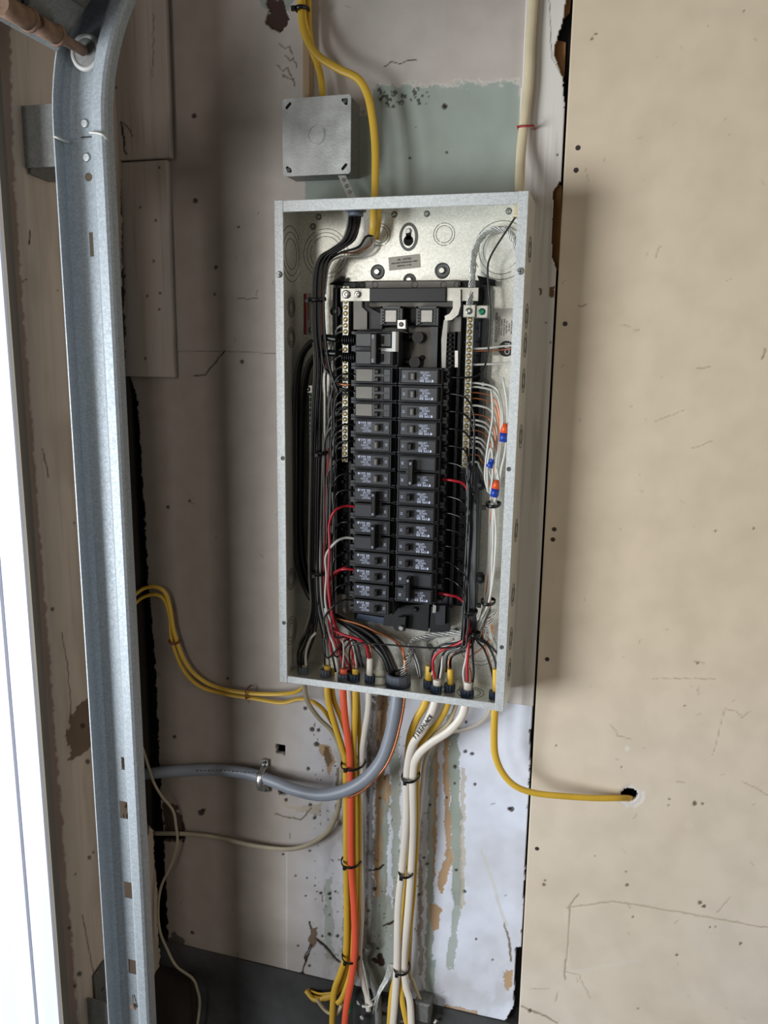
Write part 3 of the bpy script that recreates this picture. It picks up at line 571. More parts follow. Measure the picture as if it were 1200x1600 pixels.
# interior chassis: black tray, side rails, bus, crossbar
tray = MB(); tray.box(-.080, .078, -.022, YF, -.276, .262, .002); tray.box(-.060, .062, -.028, -.022, -.276, -.236, .002); tr = tray.build('interior_tray', 'base_plastic', panel)
for sx, x0, x1 in ((-1, -.115, -.080), (1, .078, .122)):
    b = MB(); z1 = .262; z0 = -.236
    b.box(x0, x1, -.020, YF, z0, z1, .002)
    xx = (x0 + .004) if sx < 0 else (x1 - .004)
    b.box(xx - .0035, xx + .0035, -.030, -.020, z0, z1 - .01, .001)
    xi = (x1 - .004) if sx < 0 else (x0 + .005)
    b.box(xi - .003, xi + .003, -.034, -.020, z0, z1 - .01, .001); b.build('side_rail', 'base_plastic', panel)
    b = MB()
    for k in range(24):
        z = z1 - .03 - k * .0195; b.box(x0 + .009, x1 - .009, -.0225, -.020, z - .0012, z + .0012)
        b.box(x0 + .013, x0 + .018, -.026, -.020, z - .008, z - .003, .0004)
    b.build('rail_rib', 'black_plastic', panel)['kind'] = 'stuff'
    b = MB(); c = P(524 if sx < 0 else 762, 438, -.02); b.add([(c.x - .010, -.022, c.z - .006), (c.x + .012, -.022, c.z - .008), (c.x + .012, -.03, c.z), (c.x - sx * .014, -.03, c.z + .006), (c.x - .010, -.012, c.z - .006), (c.x + .012, -.012, c.z - .008), (c.x + .012, -.012, c.z), (c.x - sx * .014, -.012, c.z + .006)], [(0, 1, 2, 3), (4, 7, 6, 5), (0, 4, 5, 1), (1, 5, 6, 2), (2, 6, 7, 3), (3, 7, 4, 0)]); b.build('rail_clip', 'black_plastic', panel)
for x, y in ((526, 487), (528, 600), (526, 713), (756, 600), (751, 757), (751, 902), (522, 614)):
    q = P(x, y, -.022); MB().cyl(q, (0, -1, 0), .0085, .006, 20).build('standoff', 'black_plastic', panel); screw(q + Vector((0, -.006, 0)), (0, -1, 0), .004, 'screw_zinc' if y > 590 and y < 620 else 'ring', panel, .003)
# top bridge: grey plate, black bar, tin straps
a = P(570, 440, -.030); c = P(716, 510, -.030)
MB().box(a.x, c.x, -.030, -.022, .222, .262, .002).build('bridge_plate', 'grey_plate', panel)
for x, y in ((586, 445), (561, 445), (648, 445), (693, 445), (714, 445)): MB().torus(P(x, y, -.030), (0, -1, 0), .0045, .0006, 16, 5).build('boss_ring', 'ring', panel)
a = P(532, 451, -.05); c = P(747, 470, -.05)
MB().box(a.x, c.x - .0, -.050, -.046, c.z - .0005, a.z + .0005, .0006).build('crossbar', 'tin', panel)
a = P(578, 450, -.052); c = P(697, 472, -.052)
b = MB().box(a.x, c.x, -.0545, -.045, c.z, a.z, .0012)
for k in range(4): z = a.z + (c.z - a.z) * (.2 + .2 * k); b.box(a.x + .001, c.x - .001, -.0552, -.054, z - .0007, z + .0007)
b.build('bar_insulator', 'black_plastic', panel)
for x, y, r_ in ((541, 460, .0062), (559, 460, .0048), (714, 460, .0055)): screw(P(x, y, -.051), (0, -1, 0), r_, 'bright_metal', panel, .003); MB().torus(P(x, y, -.0545), (0, 1, 0), r_ * .42, .0006, 12, 5).build('screw_recess', 'ring', panel)
def strap(pl, y, m, name, th=.002):
    w2 = [P(x, yy, y) for x, yy in pl]; return MB().plate([(v.x, v.z) for v in w2], [], lambda a, b_, d: (a, y - d, b_), th).build(name, m, panel)
strap([(555, 452), (566, 452), (566, 480), (574, 487), (574, 515), (553, 515), (553, 470)], -.048, 'grey_plate', 'left_strap')
strap([(708, 452), (720, 452), (720, 478), (716, 492), (706, 500), (696, 501), (695, 494), (703, 490), (708, 482)], -.053, 'tin', 'right_strap')
strap([(694, 500), (700, 498), (697, 560), (696, 600), (691, 600), (690, 530)], -.045, 'busbar', 'bus_strip')
strap([(571, 478), (600, 492), (598, 514), (573, 514)], -.040, 'black_plastic', 'lug_shroud', .004)
strap([(700, 500), (721, 494), (720, 518), (699, 519)], -.036, 'grey_plate', 'side_plate')
# main lug blocks, centre plate, stabs
for cx_ in (612, 668):
    q = P(cx_, 494, -.045); b = MB()
    b.box(q.x - .017, q.x + .017, -.045, -.022, q.z - .014, q.z + .014, .001); lug = b.build('lug_block', 'black_plastic', panel)
    MB().box(q.x - .010, q.x + .008, -.0470, -.045, q.z - .009, q.z + .009, .0008).build('lug_plate', 'busbar', lug)
    fr = MB().box(q.x - .0165, q.x + .0165, -.0475, -.045, q.z + .011, q.z + .0135); fr.box(q.x - .0165, q.x - .0135, -.0475, -.045, q.z - .013, q.z + .0135); fr.box(q.x + .0135, q.x + .0165, -.0475, -.045, q.z - .013, q.z + .0135)
    for k in range(5):
        z = q.z - .010 + k * .0045
        for s_ in (-1, 1): fr.box(q.x + s_ * .0115 - .0015, q.x + s_ * .0115 + .0015, -.0490, -.045, z - .0013, z + .0013)
    fr.build('lug_frame', 'breaker_face', lug)
q = P(628, 507, -.052); MB().box(q.x - .0065, q.x + .0065, -.056, -.045, q.z - .0070, q.z + .0070, .001).build('terminal_block', 'bright_metal', panel); screw(q + Vector((0, -.004, 0)), (0, -1, 0), .0036, 'ring', panel, .002)
strap([(600, 512), (628, 513), (640, 520), (640, 575), (617, 575), (600, 530)], -.030, 'black_plastic', 'bus_support', .006)
strap([(639, 512), (675, 511), (674, 577), (622, 577), (622, 540), (640, 535)], -.026, 'grey_plate', 'centre_plate', .002)
strap([(676, 511), (686, 511), (684, 577), (674, 577)], -.026, 'breaker_face', 'centre_rail', .008)
for x, y in ((650, 527), (645, 566)):
    q = P(x, y, -.035); MB().cyl(q + Vector((-.02, 0, 0)), (1, 0, 0), .006, .024, 18).cyl(q + Vector((.004, 0, 0)), (0, -1, 0), .0085, .006, 18).build('bus_stab', 'black_plastic', panel)
screw(P(660, 559, -.029), (0, -1, 0), .004, 'ink', panel, .002, False)
b = MB()
for k in range(9):
    q = P(703, 524 + k * 7.2, -.034); b.box(q.x - .0035, q.x + .0035, -.040, -.030, q.z - .0024, q.z + .0024, .0006)
b.box(P(698, 600, -.03).x, P(710, 600, -.03).x, -.032, -.022, P(700, 600, -.03).z, P(700, 518, -.03).z, .001); b.build('bus_comb', 'black_plastic', panel)
strap([(711, 548), (716, 548), (716, 574), (711, 574)], -.034, 'bright_metal', 'bus_clip')
# bottom of the tray
strap([(604, 946), (672, 942), (670, 985), (600, 975)], -.030, 'black_plastic', 'tray_foot', .006); strap([(676, 945), (705, 945), (704, 984), (673, 985)], -.030, 'black_plastic', 'tray_foot', .010)
strap([(680, 945), (697, 945), (696, 975), (682, 975)], -.042, 'breaker', 'tray_latch', .005); strap([(677, 944), (682, 946), (681, 957), (676, 957)], -.050, 'bright_metal', 'bus_clip')
strap([(636, 962), (624, 962), (615, 975), (620, 983), (634, 984)], -.040, 'black_plastic', 'mounting_ear', .008); screw(P(627, 981, -.049), (0, -1, 0), .0045, 'bright_metal', panel, .003)
screw(P(649, 952, -.037), (0, -1, 0), .004, 'black_plastic', panel, .004, False); strap([(560, 958), (612, 966), (612, 975), (556, 968)], -.030, 'conn_blue', 'tray_edge', .003)

# neutral and ground bars with their screws (thing > part > sub-part)
def bar(name, px_, y0, y1, yw, n, w_, m, sm, extra=()):
    zt = P(px_[0], y0, yw).z; zb = P(px_[1], y1, yw).z; x = (P(px_[0], y0, yw).x + P(px_[1], y1, yw).x) / 2
    o = MB().box(x - w_, x + w_, yw, yw + .012, zb, zt, .0006).build(name, m, panel); zs = []; hb = MB()
    for i in range(n): hb.cyl((x, yw + .001, zt + (zb - zt) * (i + .5) / n), (0, -1, 0), w_ * .8, .0012, 12)
    hb.build('screw_hole', 'ink', o)['kind'] = 'stuff'
    proto = None
    for i in range(n):
        z = zt + (zb - zt) * (i + .5) / n; zs.append(z)
        if proto is None:
            sb = MB().torus((x, yw - .0002, z), (0, 1, 0), w_ * .56, .0006, 12, 4).cyl((x, yw, z), (0, -1, 0), w_ * .3, .0009, 10)
            sb.box(x - w_ * .5, x + w_ * .5, yw - .0014, yw - .0009, z - .0004, z + .0004); proto = sb.build('bar_screw', sm, o); z00 = z
        else:
            c_ = proto.copy(); COL.objects.link(c_); c_.parent = o; c_.location = proto.location + Vector((0, 0, z - z00)); c_.rotation_euler = (0, RS.uniform(0, 3), 0)
    return o, x, zs
nbl, xl, zl = bar('neutral_bar', (541, 538), 447, 722, -.047, 30, .0048, 'tin', 'brass')
nbr, xr, zr = bar('neutral_bar', (735, 726), 495, 732, -.047, 26, .0050, 'tin', 'brass')
gbl, xg, zg = bar('ground_bar', (488, 487), 612, 805, -.030, 24, .0050, 'zinc_edge', 'green_screw')
MB().box(xg - .0015, xg + .0055, -.0305, -.016, zg[-1] - .05, zg[-1] + .0, .0005).build('bar_tail', 'zinc_dull', gbl)
for (x, y, yw, mm, w_) in ((733, 486, -.055, 'tin', .0088), (753, 487, -.05, 'tin', .0088), (482, 608, -.035, 'tin', .0065)):
    q = P(x, y, yw); MB().box(q.x - w_, q.x + w_, yw, -.02, q.z - w_ * 1.02, q.z + w_ * 1.02, .001).build('bar_lug', mm, panel)
    screw(q, (0, -1, 0), w_ * .55, 'green_screw' if x == 753 else 'screw_zinc', panel, .002); MB().torus(q + Vector((0, -.002, 0)), (0, 1, 0), w_ * .3, .0007, 14, 5).build('screw_recess', 'ink' if x != 753 else 'green_screw', panel)
text('GND BAR KIT', 'print', panel, P(757, 515, -.0235), .004, math.pi / 2 + math.pi); text('USE CU-AL WIRE', 'print', panel, P(749, 515, -.0235), .003, math.pi / 2 + math.pi)

# ------------------------------------------------------------------ circuit breakers
PT = .0254; ZT = .187; YT = -.083
def breaker(kind):
    """local frame: inner end at x=0 by the centre line, outer (terminal) end at x=-.074, pole centres stacked in z"""
    n = 1 if kind in ('single', 'tandem', 'single_off') else 2
    t = thing('circuit_breaker', 'x', 'circuit breaker', (0, 0, 0)); h = PT * n / 2 - .0004
    b = MB(); b.box(-.066, -.0008, -.066, -.030, -h, h, .0008)
    b.box(-.074, -.066, -.062, -.050, -h, -h + .004); b.box(-.074, -.066, -.062, -.050, h - .004, h); b.box(-.0735, -.066, -.050, -.03, -h, h)
    if n == 2: b.box(-.074, -.066, -.062, -.050, -.004, .004)
    b.box(-.066, -.0008, -.0705, -.066, h - .0028, h, .0005); b.box(-.066, -.0008, -.0705, -.066, -h, -h + .0028, .0005); b.build('body', 'breaker', t)
    for k in range(n):
        zc = (k - (n - 1) / 2) * -PT
        fb = MB().box(-.062, -.0075, -.080, -.064, zc - .0098, zc + .0098, .0012); fc = fb.build('face', 'breaker_face', t)
        rim = MB()
        for (a0, a1, b0, b1) in ((-.0625, -.0072, .0098, .0108), (-.0625, -.0072, -.0108, -.0098), (-.0072, -.0055, -.0108, .0108)): rim.box(a0, a1, -.0802, -.066, zc + b0, zc + b1)
        rim.build('groove', 'ink', fc)
        MB().cyl((-.070, -.050, zc), (0, -1, 0), .0036, .004, 12).torus((-.070, -.0542, zc), (0, 1, 0), .002, .0005, 10, 4).build('terminal_screw', 'toggle' if kind != 'tandem' else 'ring', t)
        if kind == 'tandem':
            for s_ in (-1, 1):
                z = zc + s_ * .0056; MB().box(-.031, -.0185, -.0812, -.079, z - .0042, z + .0042).build('toggle_slot', 'ink', fc)
                MB().box(-.0305, -.0255, -.0865, -.080, z - .0033, z + .0033, .0012).build('toggle', 'toggle', fc); 
            MB().box(-.060, -.0355, -.0808, -.080, zc - .0085, zc + .0085).build('rating_label', 'grey_plate', fc); MB().box(-.0185, -.0075, -.0806, -.080, zc - .0004, zc + .0004).build('seam', 'ink', fc)
        else:
            MB().box(-.0305, -.0185, -.0812, -.079, zc - .0058, zc + .0058).build('toggle_slot', 'ink', fc)
            if kind == 'single': MB().box(-.0290, -.0245, -.0885, -.080, zc - .0048, zc + .0048, .0012).build('toggle', 'toggle_lit', fc)  # toggle colour lightened to paint in the light it catches
            elif kind == 'single_off': MB().box(-.0265, -.0215, -.0885, -.080, zc - .0048, zc + .0048, .0012).build('toggle', 'toggle', fc)
            if kind in ('single', 'single_off') or (kind == 'double' and k == 0):
                for j, tx in enumerate(('TYPE BR', 'BR120', 'HACR', 'LISTED')): text(tx, 'print', fc, (-.046 + (j % 2) * .0035, -.0803, zc + .0058 - .0038 * j), .0056 if j == 0 else .0044, 0, depth=.0001)
                MB().cyl((-.055, -.0802, zc + .006), (0, -1, 0), .0015, .0002, 10).build('print_dot', 'print', fc)
            if kind != 'double_main':
                text('15' if n == 1 else '30', 'print', fc, (-.0125, -.0803, zc), .005, math.pi / 2, depth=.0001)
    if kind == 'double': tb = MB().box(-.0310, -.0250, -.0945, -.080, -.0185, .0185, .0012).build('handle_tie', 'toggle', t); [text('30', 'print', tb, (-.028, -.0948, z), .0042, math.pi / 2) for z in (-.0145, .0145)]
    if kind == 'double_main':
        tb = MB().box(-.0345, -.0265, -.096, -.080, -.0215, .0215, .0015).build('handle_tie', 'toggle', t); [text('100', 'print', tb, (-.0305, -.0963, z), .0042, math.pi / 2) for z in (-.017, .017)]
        MB().box(-.0062, -.0004, -.0818, -.066, -.0035, .0248, .0005).box(-.0225, -.0062, -.0818, -.072, -.0035, .0012, .0003).build('retaining_clip', 'clip_white', t)
        for z in (-.0127, .0127):
            bo = MB()
            for j in range(6): bo.cyl((-.070 - j * .0035, -.056, z), (-1, 0, 0), .0075, .0024, 14, .0062)
            bo.build('lug_barrel', 'black_plastic', t)
    if kind == 'double': MB().box(-.031, -.0185, -.0808, -.0802, -.003, .003).build('seam', 'ink', t)
    return t
def copy_tree(o, parent=None):
    c = o.copy(); COL.objects.link(c); c.parent = parent
    for ch in o.children: copy_tree(ch, c)
    return c
def NTH(i): return ('first second third fourth fifth sixth seventh eighth ninth tenth eleventh twelfth thirteenth fourteenth fifteenth sixteenth seventeenth eighteenth nineteenth twentieth twenty-first twenty-second twenty-third twenty-fourth twenty-fifth twenty-sixth twenty-seventh twenty-eighth twenty-ninth thirtieth').split()[i]
ORD = ['top', 'second', 'third', 'fourth', 'fifth', 'sixth', 'seventh', 'eighth', 'ninth', 'tenth', 'eleventh', 'twelfth', 'thirteenth', 'fourteenth', 'fifteenth']
protos = {}
def place(kind, slot, side, label):
    n = 1 if kind in ('single', 'tandem', 'single_off') else 2
    z = ZT - PT * (slot + n / 2)
    if kind not in protos: t = protos[kind] = breaker(kind)
    else: t = copy_tree(protos[kind])
    t.location = (0, 0, z); t.rotation_euler = (0, math.pi if side > 0 else 0, 0)
    prop(t, label, 'circuit breaker', 'breakers in the left column' if side < 0 else 'breakers in the right column'); return z
lk = ['double_main', 'tandem', 'tandem', 'tandem', 'single', 'single', 'single', 'single', 'double', 'double'] + ['single_off'] * 4
WHAT = {'double_main': 'black double-pole breaker with wide handle tie and white clip', 'tandem': 'black tandem breaker with two small toggles', 'single': 'black single breaker with a toggle painted as if lit', 'double': 'black double-pole breaker with a handle tie', 'single_off': 'black single breaker with a dark toggle'}
s = 0; LZ = []
for i, k in enumerate(lk):
    z = place(k, s, -1, '%s, %s from the top of the left column' % (WHAT[k], ORD[i]) if i else 'black double-pole breaker with wide handle tie, white clip and fat cables, top of left column')
    if k in ('double_main', 'double'): LZ += [z + PT / 2, z - PT / 2]; s += 2
    else: LZ.append(z); s += 1
rk = ['single', 'single', 'single', 'single', 'single_off', 'double'] + ['single_off'] * 5 + ['double']
s = 2; RZ = []
for i, k in enumerate(rk):
    z = place(k, s, 1, '%s, %s' % (WHAT[k], ('%s from the top of the right column' % ORD[i]) if i else 'at the top of the right column'))
    if k == 'double': RZ += [z + PT / 2, z - PT / 2]; s += 2
    else: RZ.append(z); s += 1
def zpy(x, y, z):
    a, b_ = npx(np.array([x]), np.array([y]), np.array([z])); return float(a[0]), float(b_[0])

def twisted(c, n, Rr, r, m, label, group, turns=5):
    cs = spline([P(*q_) for q_ in c], 10); N_ = len(cs)
    for i in range(n):
        pts = []
        for k, q_ in enumerate(cs):
            t_ = (cs[min(k + 1, N_ - 1)] - cs[max(k - 1, 0)]).normalized(); u = Vector((0, 1, 0)); v = t_.cross(u).normalized(); a_ = 2 * math.pi * (i / n + turns * k / N_)
            sp = 1 + .8 * abs(math.sin(math.pi * k / N_ * 1.5 + i)); pts.append(q_ + (u * math.cos(a_) + v * math.sin(a_)) * Rr * sp)
        prop(MB().tube(pts, r, 6).build('strand', m), label % ORD[i], 'wire strand', group)
# ------------------------------------------------------------------ wires inside the panel
def W3(name, label, cat, pts, r, m, group=None, k=6, n=7):
    return prop(MB().tube(spline(pts, k), r, n).build(name, m), label, cat, group)
RB = .0017
# left column hot wires
lcol = {0: None, 1: None, 2: 'k', 3: 'k', 4: 'k', 5: 'k', 6: 'k', 7: 'k', 8: 'k', 9: 'k', 10: 'red', 11: 'grey', 12: 'white', 13: 'k', 14: 'red', 15: 'k', 16: 'k'}
cm = {'k': ('wire_black', 'black'), 'red': ('wire_red', 'red'), 'white': ('wire_white', 'white'), 'grey': ('wire_black', 'thin black')}
poles = []
for i, z in enumerate(LZ):
    c = lcol[i]
    if not c: continue
    m, cn = cm[c]; x0 = -.0705; bx = -.112 + RS.uniform(-.006, .010); by = -.056 + RS.uniform(-.012, .006); r = .0022 if c in ('red', 'white') else RB * .9
    end = z - RS.uniform(.10, .16); end = max(end, -.30)
    pts = [(x0 + .003, -.056, z), (x0 - .012, -.060, z + .001), (x0 - .026, by - .004, z - .006), (bx, by, z - .030), (bx + .001, by, z - .062), (bx - .001, by, end)]
    if i >= 10: pts += [(bx + .006, by, min(end - .03, -.26)), (bx + .012 + .004 * (i - 10), -.05, -.30), (bx + .018 + .006 * (i - 10), -.05, -.345)]
    nm = 'wire'; nth = 'from the top' 
    W3(nm, '%s wire curving left out of the %s left-hand breaker pole' % (cn, ORD[i] if i < 15 else ('lowest' if i == 16 else 'second lowest')), 'wire', [Vector(q) for q in pts], r, m, 'breaker wires of the left column')
# left neutral wires
cnt = 0
for i, z in enumerate(zl):
    if i in (0, 1, 2, 3, 4, 5, 8, 9, 12, 14, 18, 28): continue
    bx = -.113 + RS.uniform(-.010, .008); by = -.040 + RS.uniform(-.010, .008); m = 'wire_grey' if i % 3 else 'wire_white'
    pts = [(xl - .001, -.042, z), (xl - .010, -.044, z - .001), (xl - .019, by - .004, z - .010), (bx, by, z - .036), (bx - .001, by + .002, z - .09), (bx + RS.uniform(-.003, .003), by, max(z - .30, -.30))]
    W3('wire', 'grey-white neutral wire on the %s screw of the left neutral bar' % NTH(i), 'wire', [Vector(q) for q in pts], .0015, m, 'neutral wires of the left bar')
# right column hot wires
rc = {6: 'red', 13: 'red'}
for i, z in enumerate(RZ):
    m, cn = cm[rc.get(i, 'k')]; x0 = .0705; bx = .112 + RS.uniform(-.003, .006); by = -.062 + RS.uniform(-.008, .008); r = .0022 if m == 'wire_red' else RB * .85; by = -.052 if m == 'wire_red' else by
    pts = [(x0 - .003, -.055, z), (x0 + .014, -.060, z + .0005), (x0 + .030, by - .003, z - .004), (bx - .004, by, z - .018), (bx + .001, by, z - .045), (bx, by, max(z - .13, -.27)), (bx - .002, by, -.285)]
    if i == 0: pts = [(x0, -.055, z), (x0 + .02, -.058, z - .001), (.118, -.056, z + .004), (.128, -.05, z + .03), (.130, -.05, z + .09), P(762, 430, -.05), P(767, 400, -.05), P(797, 352, -.055), P(805, 340, -.055)]
    W3('wire', '%s wire leaving the %s right-hand breaker pole to the right' % (cn, ORD[i]) if i else 'long black wire from the top right breaker up to the top right corner', 'wire', [Vector(q) for q in pts], r, m, 'breaker wires of the right column' if i else None)
# right neutral + ground wires from the bar, fanning right and down
RW = [(545, 'w', 1), (549, 'c', 1), (570, 'w', 1), (599, 'w', 0), (605, 'w', 0), (614, 'c', 0), (623, 'c', 0), (634, 'w', 0), (648, 'c', 0), (657, 'w', 0), (664, 'w', 0), (673, 'c', 0), (684, 'w', 0), (690, 'w', 0), (700, 'w', 0), (711, 'c', 0), (722, 'w', 0)]
for i, (y, c, flat_) in enumerate(RW):
    m = 'wire_white' if c == 'w' else 'copper'; r = .0016 if c == 'w' else .0011; sx_ = 732 - (y - 545) * .025
    if flat_: pts = [P(sx_ + 4, y, -.042), P(760, y - 1, -.038), P(785, y - 3 + RS.uniform(-1, 1), -.035), P(812, y - 6, -.03)]
    else:
        xe = 783 - (i - 3) * 1.9; ye = min(y + 70, 742)
        pts = [P(sx_ + 4, y, -.042), P(sx_ + 18, y, -.04), P(xe - 9, y + 7, -.038), P(xe, y + 28, -.036 - RS.uniform(0, .01))] + ([P(xe + RS.uniform(-2, 2), ye, -.038)] if y < 680 else []) + [P(770 + RS.uniform(-5, 6), 787, -.04), P(768 + RS.uniform(-6, 6), 860, -.04), P(761 + RS.uniform(-5, 6), 938, -.04), P(752 + RS.uniform(-12, 18), 1000, -.045)]
    W3('wire', '%s wire, %s from the top of those leaving the right neutral bar%s' % (('white' if c == 'w' else 'bare copper'), NTH(i), ' straight right' if flat_ else ''), 'wire', pts, r, m, 'wires of the right bar')
# extra white loops at right, with wire connectors
for (pts, lb) in (([(786, 590, -.05), (793, 640, -.05), (790, 700, -.06), (783, 735, -.06), (779, 770, -.055), (772, 787, -.05), (770, 860, -.05), (765, 938, -.05), (748, 985, -.05)], 'outer white wire looping down the right side past the blue connectors'),
                  ([(764, 770, -.06), (758, 745, -.06), (762, 700, -.06), (770, 650, -.06), (768, 610, -.055)], 'white wire looped up beside the lower blue connector'),
                  ([(776, 730, -.06), (780, 760, -.06), (773, 787, -.055), (775, 850, -.055), (764, 940, -.055), (735, 990, -.05)], 'white wire hanging from the upper orange and blue connector'),
                  ([(766, 772, -.06), (770, 740, -.062), (768, 700, -.06), (762, 725, -.06), (762, 768, -.06)], 'short white loop beside the middle connector')):
    wire('wire', lb, 'wire', pts, .0018, 'wire_white')
for (x, y, dx, dy, m1, m2, lb) in ((787, 682, 3, -20, 'wirenut_orange', 'wirenut_blue', 'upper orange and blue wire connector by the right flange'), (773, 768, 4, -18, 'wirenut_orange', 'wirenut_blue', 'lower orange and blue wire connector above the zip tie')):
    a = P(x - dx * .3, y + 8, -.060); c = P(x + dx, y + dy, -.060); d = (c - a); t = thing('wire_connector', lb, 'wire connector', a)
    MB().cyl(a, d, .0058, d.length * .5, 12, .0062).build('skirt', m2, t); MB().cyl(a + d * .5, d, .0062, d.length * .5, 12, .0036).build('cap', m1, t)
a = P(768, 722, -.060); t = thing('wire_connector', 'small blue wire connector between the two orange-tipped ones', 'wire connector', a); MB().cyl(a, (-.3, 0, -1), .0045, .008, 12, .006).cyl(a, (.3, 0, 1), .0045, .006, 12, .0025).build('cap', 'wirenut_blue', t)
# bundle of black wires coming down from the top connector on the left
for i in range(9):
    o = (i - 4) * 2.2; yd = -.050 - .004 * (i % 3); e = RS.uniform(-3, 3)
    mm = 'wire_black' if i not in (0, 6) else ('wire_grey' if i == 0 else 'copper')
    pts = [(554 + o * 1.1, 326, -.052), (552 + o, 352, yd), (544 + o, 375, yd), (524 + o * .8, 390, yd), (507 + o * .9, 402, yd), (499 + o, 425, yd), (497 + o, 470, yd), (498 + o * 1.1, 520, yd), (503 + o * 1.3, 570, yd)]
    if i < 5: pts += [(500 + o * 1.4, 640, yd), (499 + o * 1.5, 700, -.05), (497 + o * 1.5, 800, -.05), (496 + o * 1.5, 893, -.05), (497 + o * 1.3, 950, -.05), (492 + o * 2, 990, -.05), (482 + o * 2.5, 1020, -.05), (476 + o, 1048, -.05)]
    else: pts += [(516 + o * 1.2, 587 + 7 * (i - 5), yd), (535, 593 + 7.5 * (i - 5), -.055), (547, 593 + 8 * (i - 5), -.056)]
    wire('wire', '%s wire in the bundle dropping from the top left connector, %s from the left' % ({'wire_black': 'black', 'wire_grey': 'grey', 'copper': 'bare copper'}[mm], NTH(i)), 'wire', pts, .0019 if mm != 'copper' else .0012, mm, 'wires of the top left bundle')
wire('wire', 'thin bare copper ground wire under the yellow cable at the top', 'wire', [(584, 372, -.03), (576, 385, -.02), (556, 394, -.03), (530, 396, -.04), (510, 404, -.045), (503, 430, -.045), (500, 500, -.045)], .0012, 'copper')
wire('wire', 'grey wire curving from the yellow cable end to the left bundle', 'wire', [(584, 370, -.03), (582, 390, -.02), (565, 400, -.02), (530, 402, -.04), (514, 416, -.045), (508, 460, -.045)], .0014, 'wire_white')
wire('wire', 'short black wire out of the yellow cable end', 'wire', [(583, 368, -.04), (572, 370, -.045), (560, 386, -.05), (530, 396, -.052), (512, 412, -.052), (506, 450, -.05)], .0017, 'wire_black')
# three more vertical runs
for i in range(7):
    o = i * 4.0; pts = [(493 + o, 640 + i * 12, -.045), (492 + o, 720, -.045), (490 + o * .9, 820, -.045), (492 + o * .7, 893, -.05), (495 + o * .75, 950, -.05), (505 + o * 1.1, 1000, -.05), (508 + o * 2.1, 1050, -.05)]
    mm = ['wire_black', 'wire_grey', 'wire_black', 'wire_white', 'wire_black', 'wire_red', 'copper'][i]; wire('wire', '%s wire running down the lower left side of the panel, %s from the left' % ({'wire_black': 'black', 'wire_grey': 'grey', 'copper': 'bare copper', 'wire_white': 'white', 'wire_red': 'dark red'}[mm], NTH(i)), 'wire', pts, .0017 if mm != 'copper' else .001, mm, 'wires down the lower left side')
# fat service cables
wire('service_cable', 'fat black cable from the upper lug of the top left breaker', 'cable', [(528, 530, -.056), (505, 528, -.05), (482, 540, -.045), (468, 570, -.04), (462, 640, -.035), (462, 740, -.035), (462, 830, -.035), (468, 890, -.035), (490, 940, -.04), (530, 966, -.045), (570, 985, -.045), (598, 1010, -.048), (617, 1050, -.05)], .0052, 'wire_black', k=8, n=12)
wire('service_cable', 'fat black cable from the lower lug of the top left breaker', 'cable', [(528, 552, -.056), (505, 552, -.05), (488, 562, -.045), (478, 590, -.04), (472, 650, -.03), (470, 740, -.03), (470, 830, -.03), (477, 890, -.03), (500, 945, -.034), (540, 975, -.038), (575, 1000, -.042), (600, 1025, -.048), (611, 1054, -.05)], .0052, 'wire_black', k=8, n=12)
wire('service_cable', 'fat grey-white stranded neutral cable along the floor of the panel', 'cable', [(505, 958, -.02), (540, 975, -.02), (575, 990, -.02), (600, 1010, -.03), (612, 1030, -.04), (622, 1056, -.045)], .0042, 'wire_grey', k=8, n=10)
# stranded aluminium neutral at the upper right
twisted([(733, 480, -.052), (737, 450, -.045), (739, 420, -.040), (741, 395, -.032), (753, 370, -.024), (772, 359, -.020), (792, 360, -.020), (803, 374, -.022), (811, 392, -.024)], 7, .0024, .0010, 'alu', 'aluminium strand of the bare neutral at upper right, %s of its twist', 'aluminium strands at upper right')
twisted([(771, 952, -.042), (762, 975, -.042), (747, 987, -.038), (700, 990, -.022), (665, 996, -.022), (645, 1003, -.027), (641, 1020, -.036), (634, 1040, -.046), (628, 1056, -.05)], 6, .0028, .0010, 'alu', 'aluminium strand crossing the foot of the panel to the grey bushing, %s of its twist', 'aluminium strands at the foot')
wire('wire', 'bare copper ground curving into the grey bushing', 'wire', [(560, 985, -.02), (595, 990, -.02), (618, 1002, -.025), (630, 1022, -.04), (634, 1050, -.05)], .0022, 'copper')
wire('wire', 'reddish brown wire curving over the fat cables', 'wire', [(520, 965, -.05), (560, 975, -.05), (590, 988, -.05), (612, 998, -.045), (628, 1010, -.045), (632, 1030, -.045)], .0018, 'copper')
for i in range(4): wire('strand', 'thin strand fanning down right of the grey bushing, %s from it' % NTH(i), 'wire strand', [(638 + i * 1.5, 1005, -.03), (643 + i * 2, 1020, -.035), (650 + i * 2, 1040, -.04), (655 + i, 1062 - i, -.045)], .0009, 'wire_black' if i % 2 else 'alu', 'strands right of the grey bushing', n=5)
wire('wire', 'long thin black wire crossing the foot of the panel', 'wire', [(548, 1045, -.05), (546, 1018, -.06), (556, 1006, -.065), (600, 1007, -.066), (650, 1011, -.066), (700, 1012, -.064), (728, 1004, -.062), (737, 990, -.06)], .0014, 'wire_black')
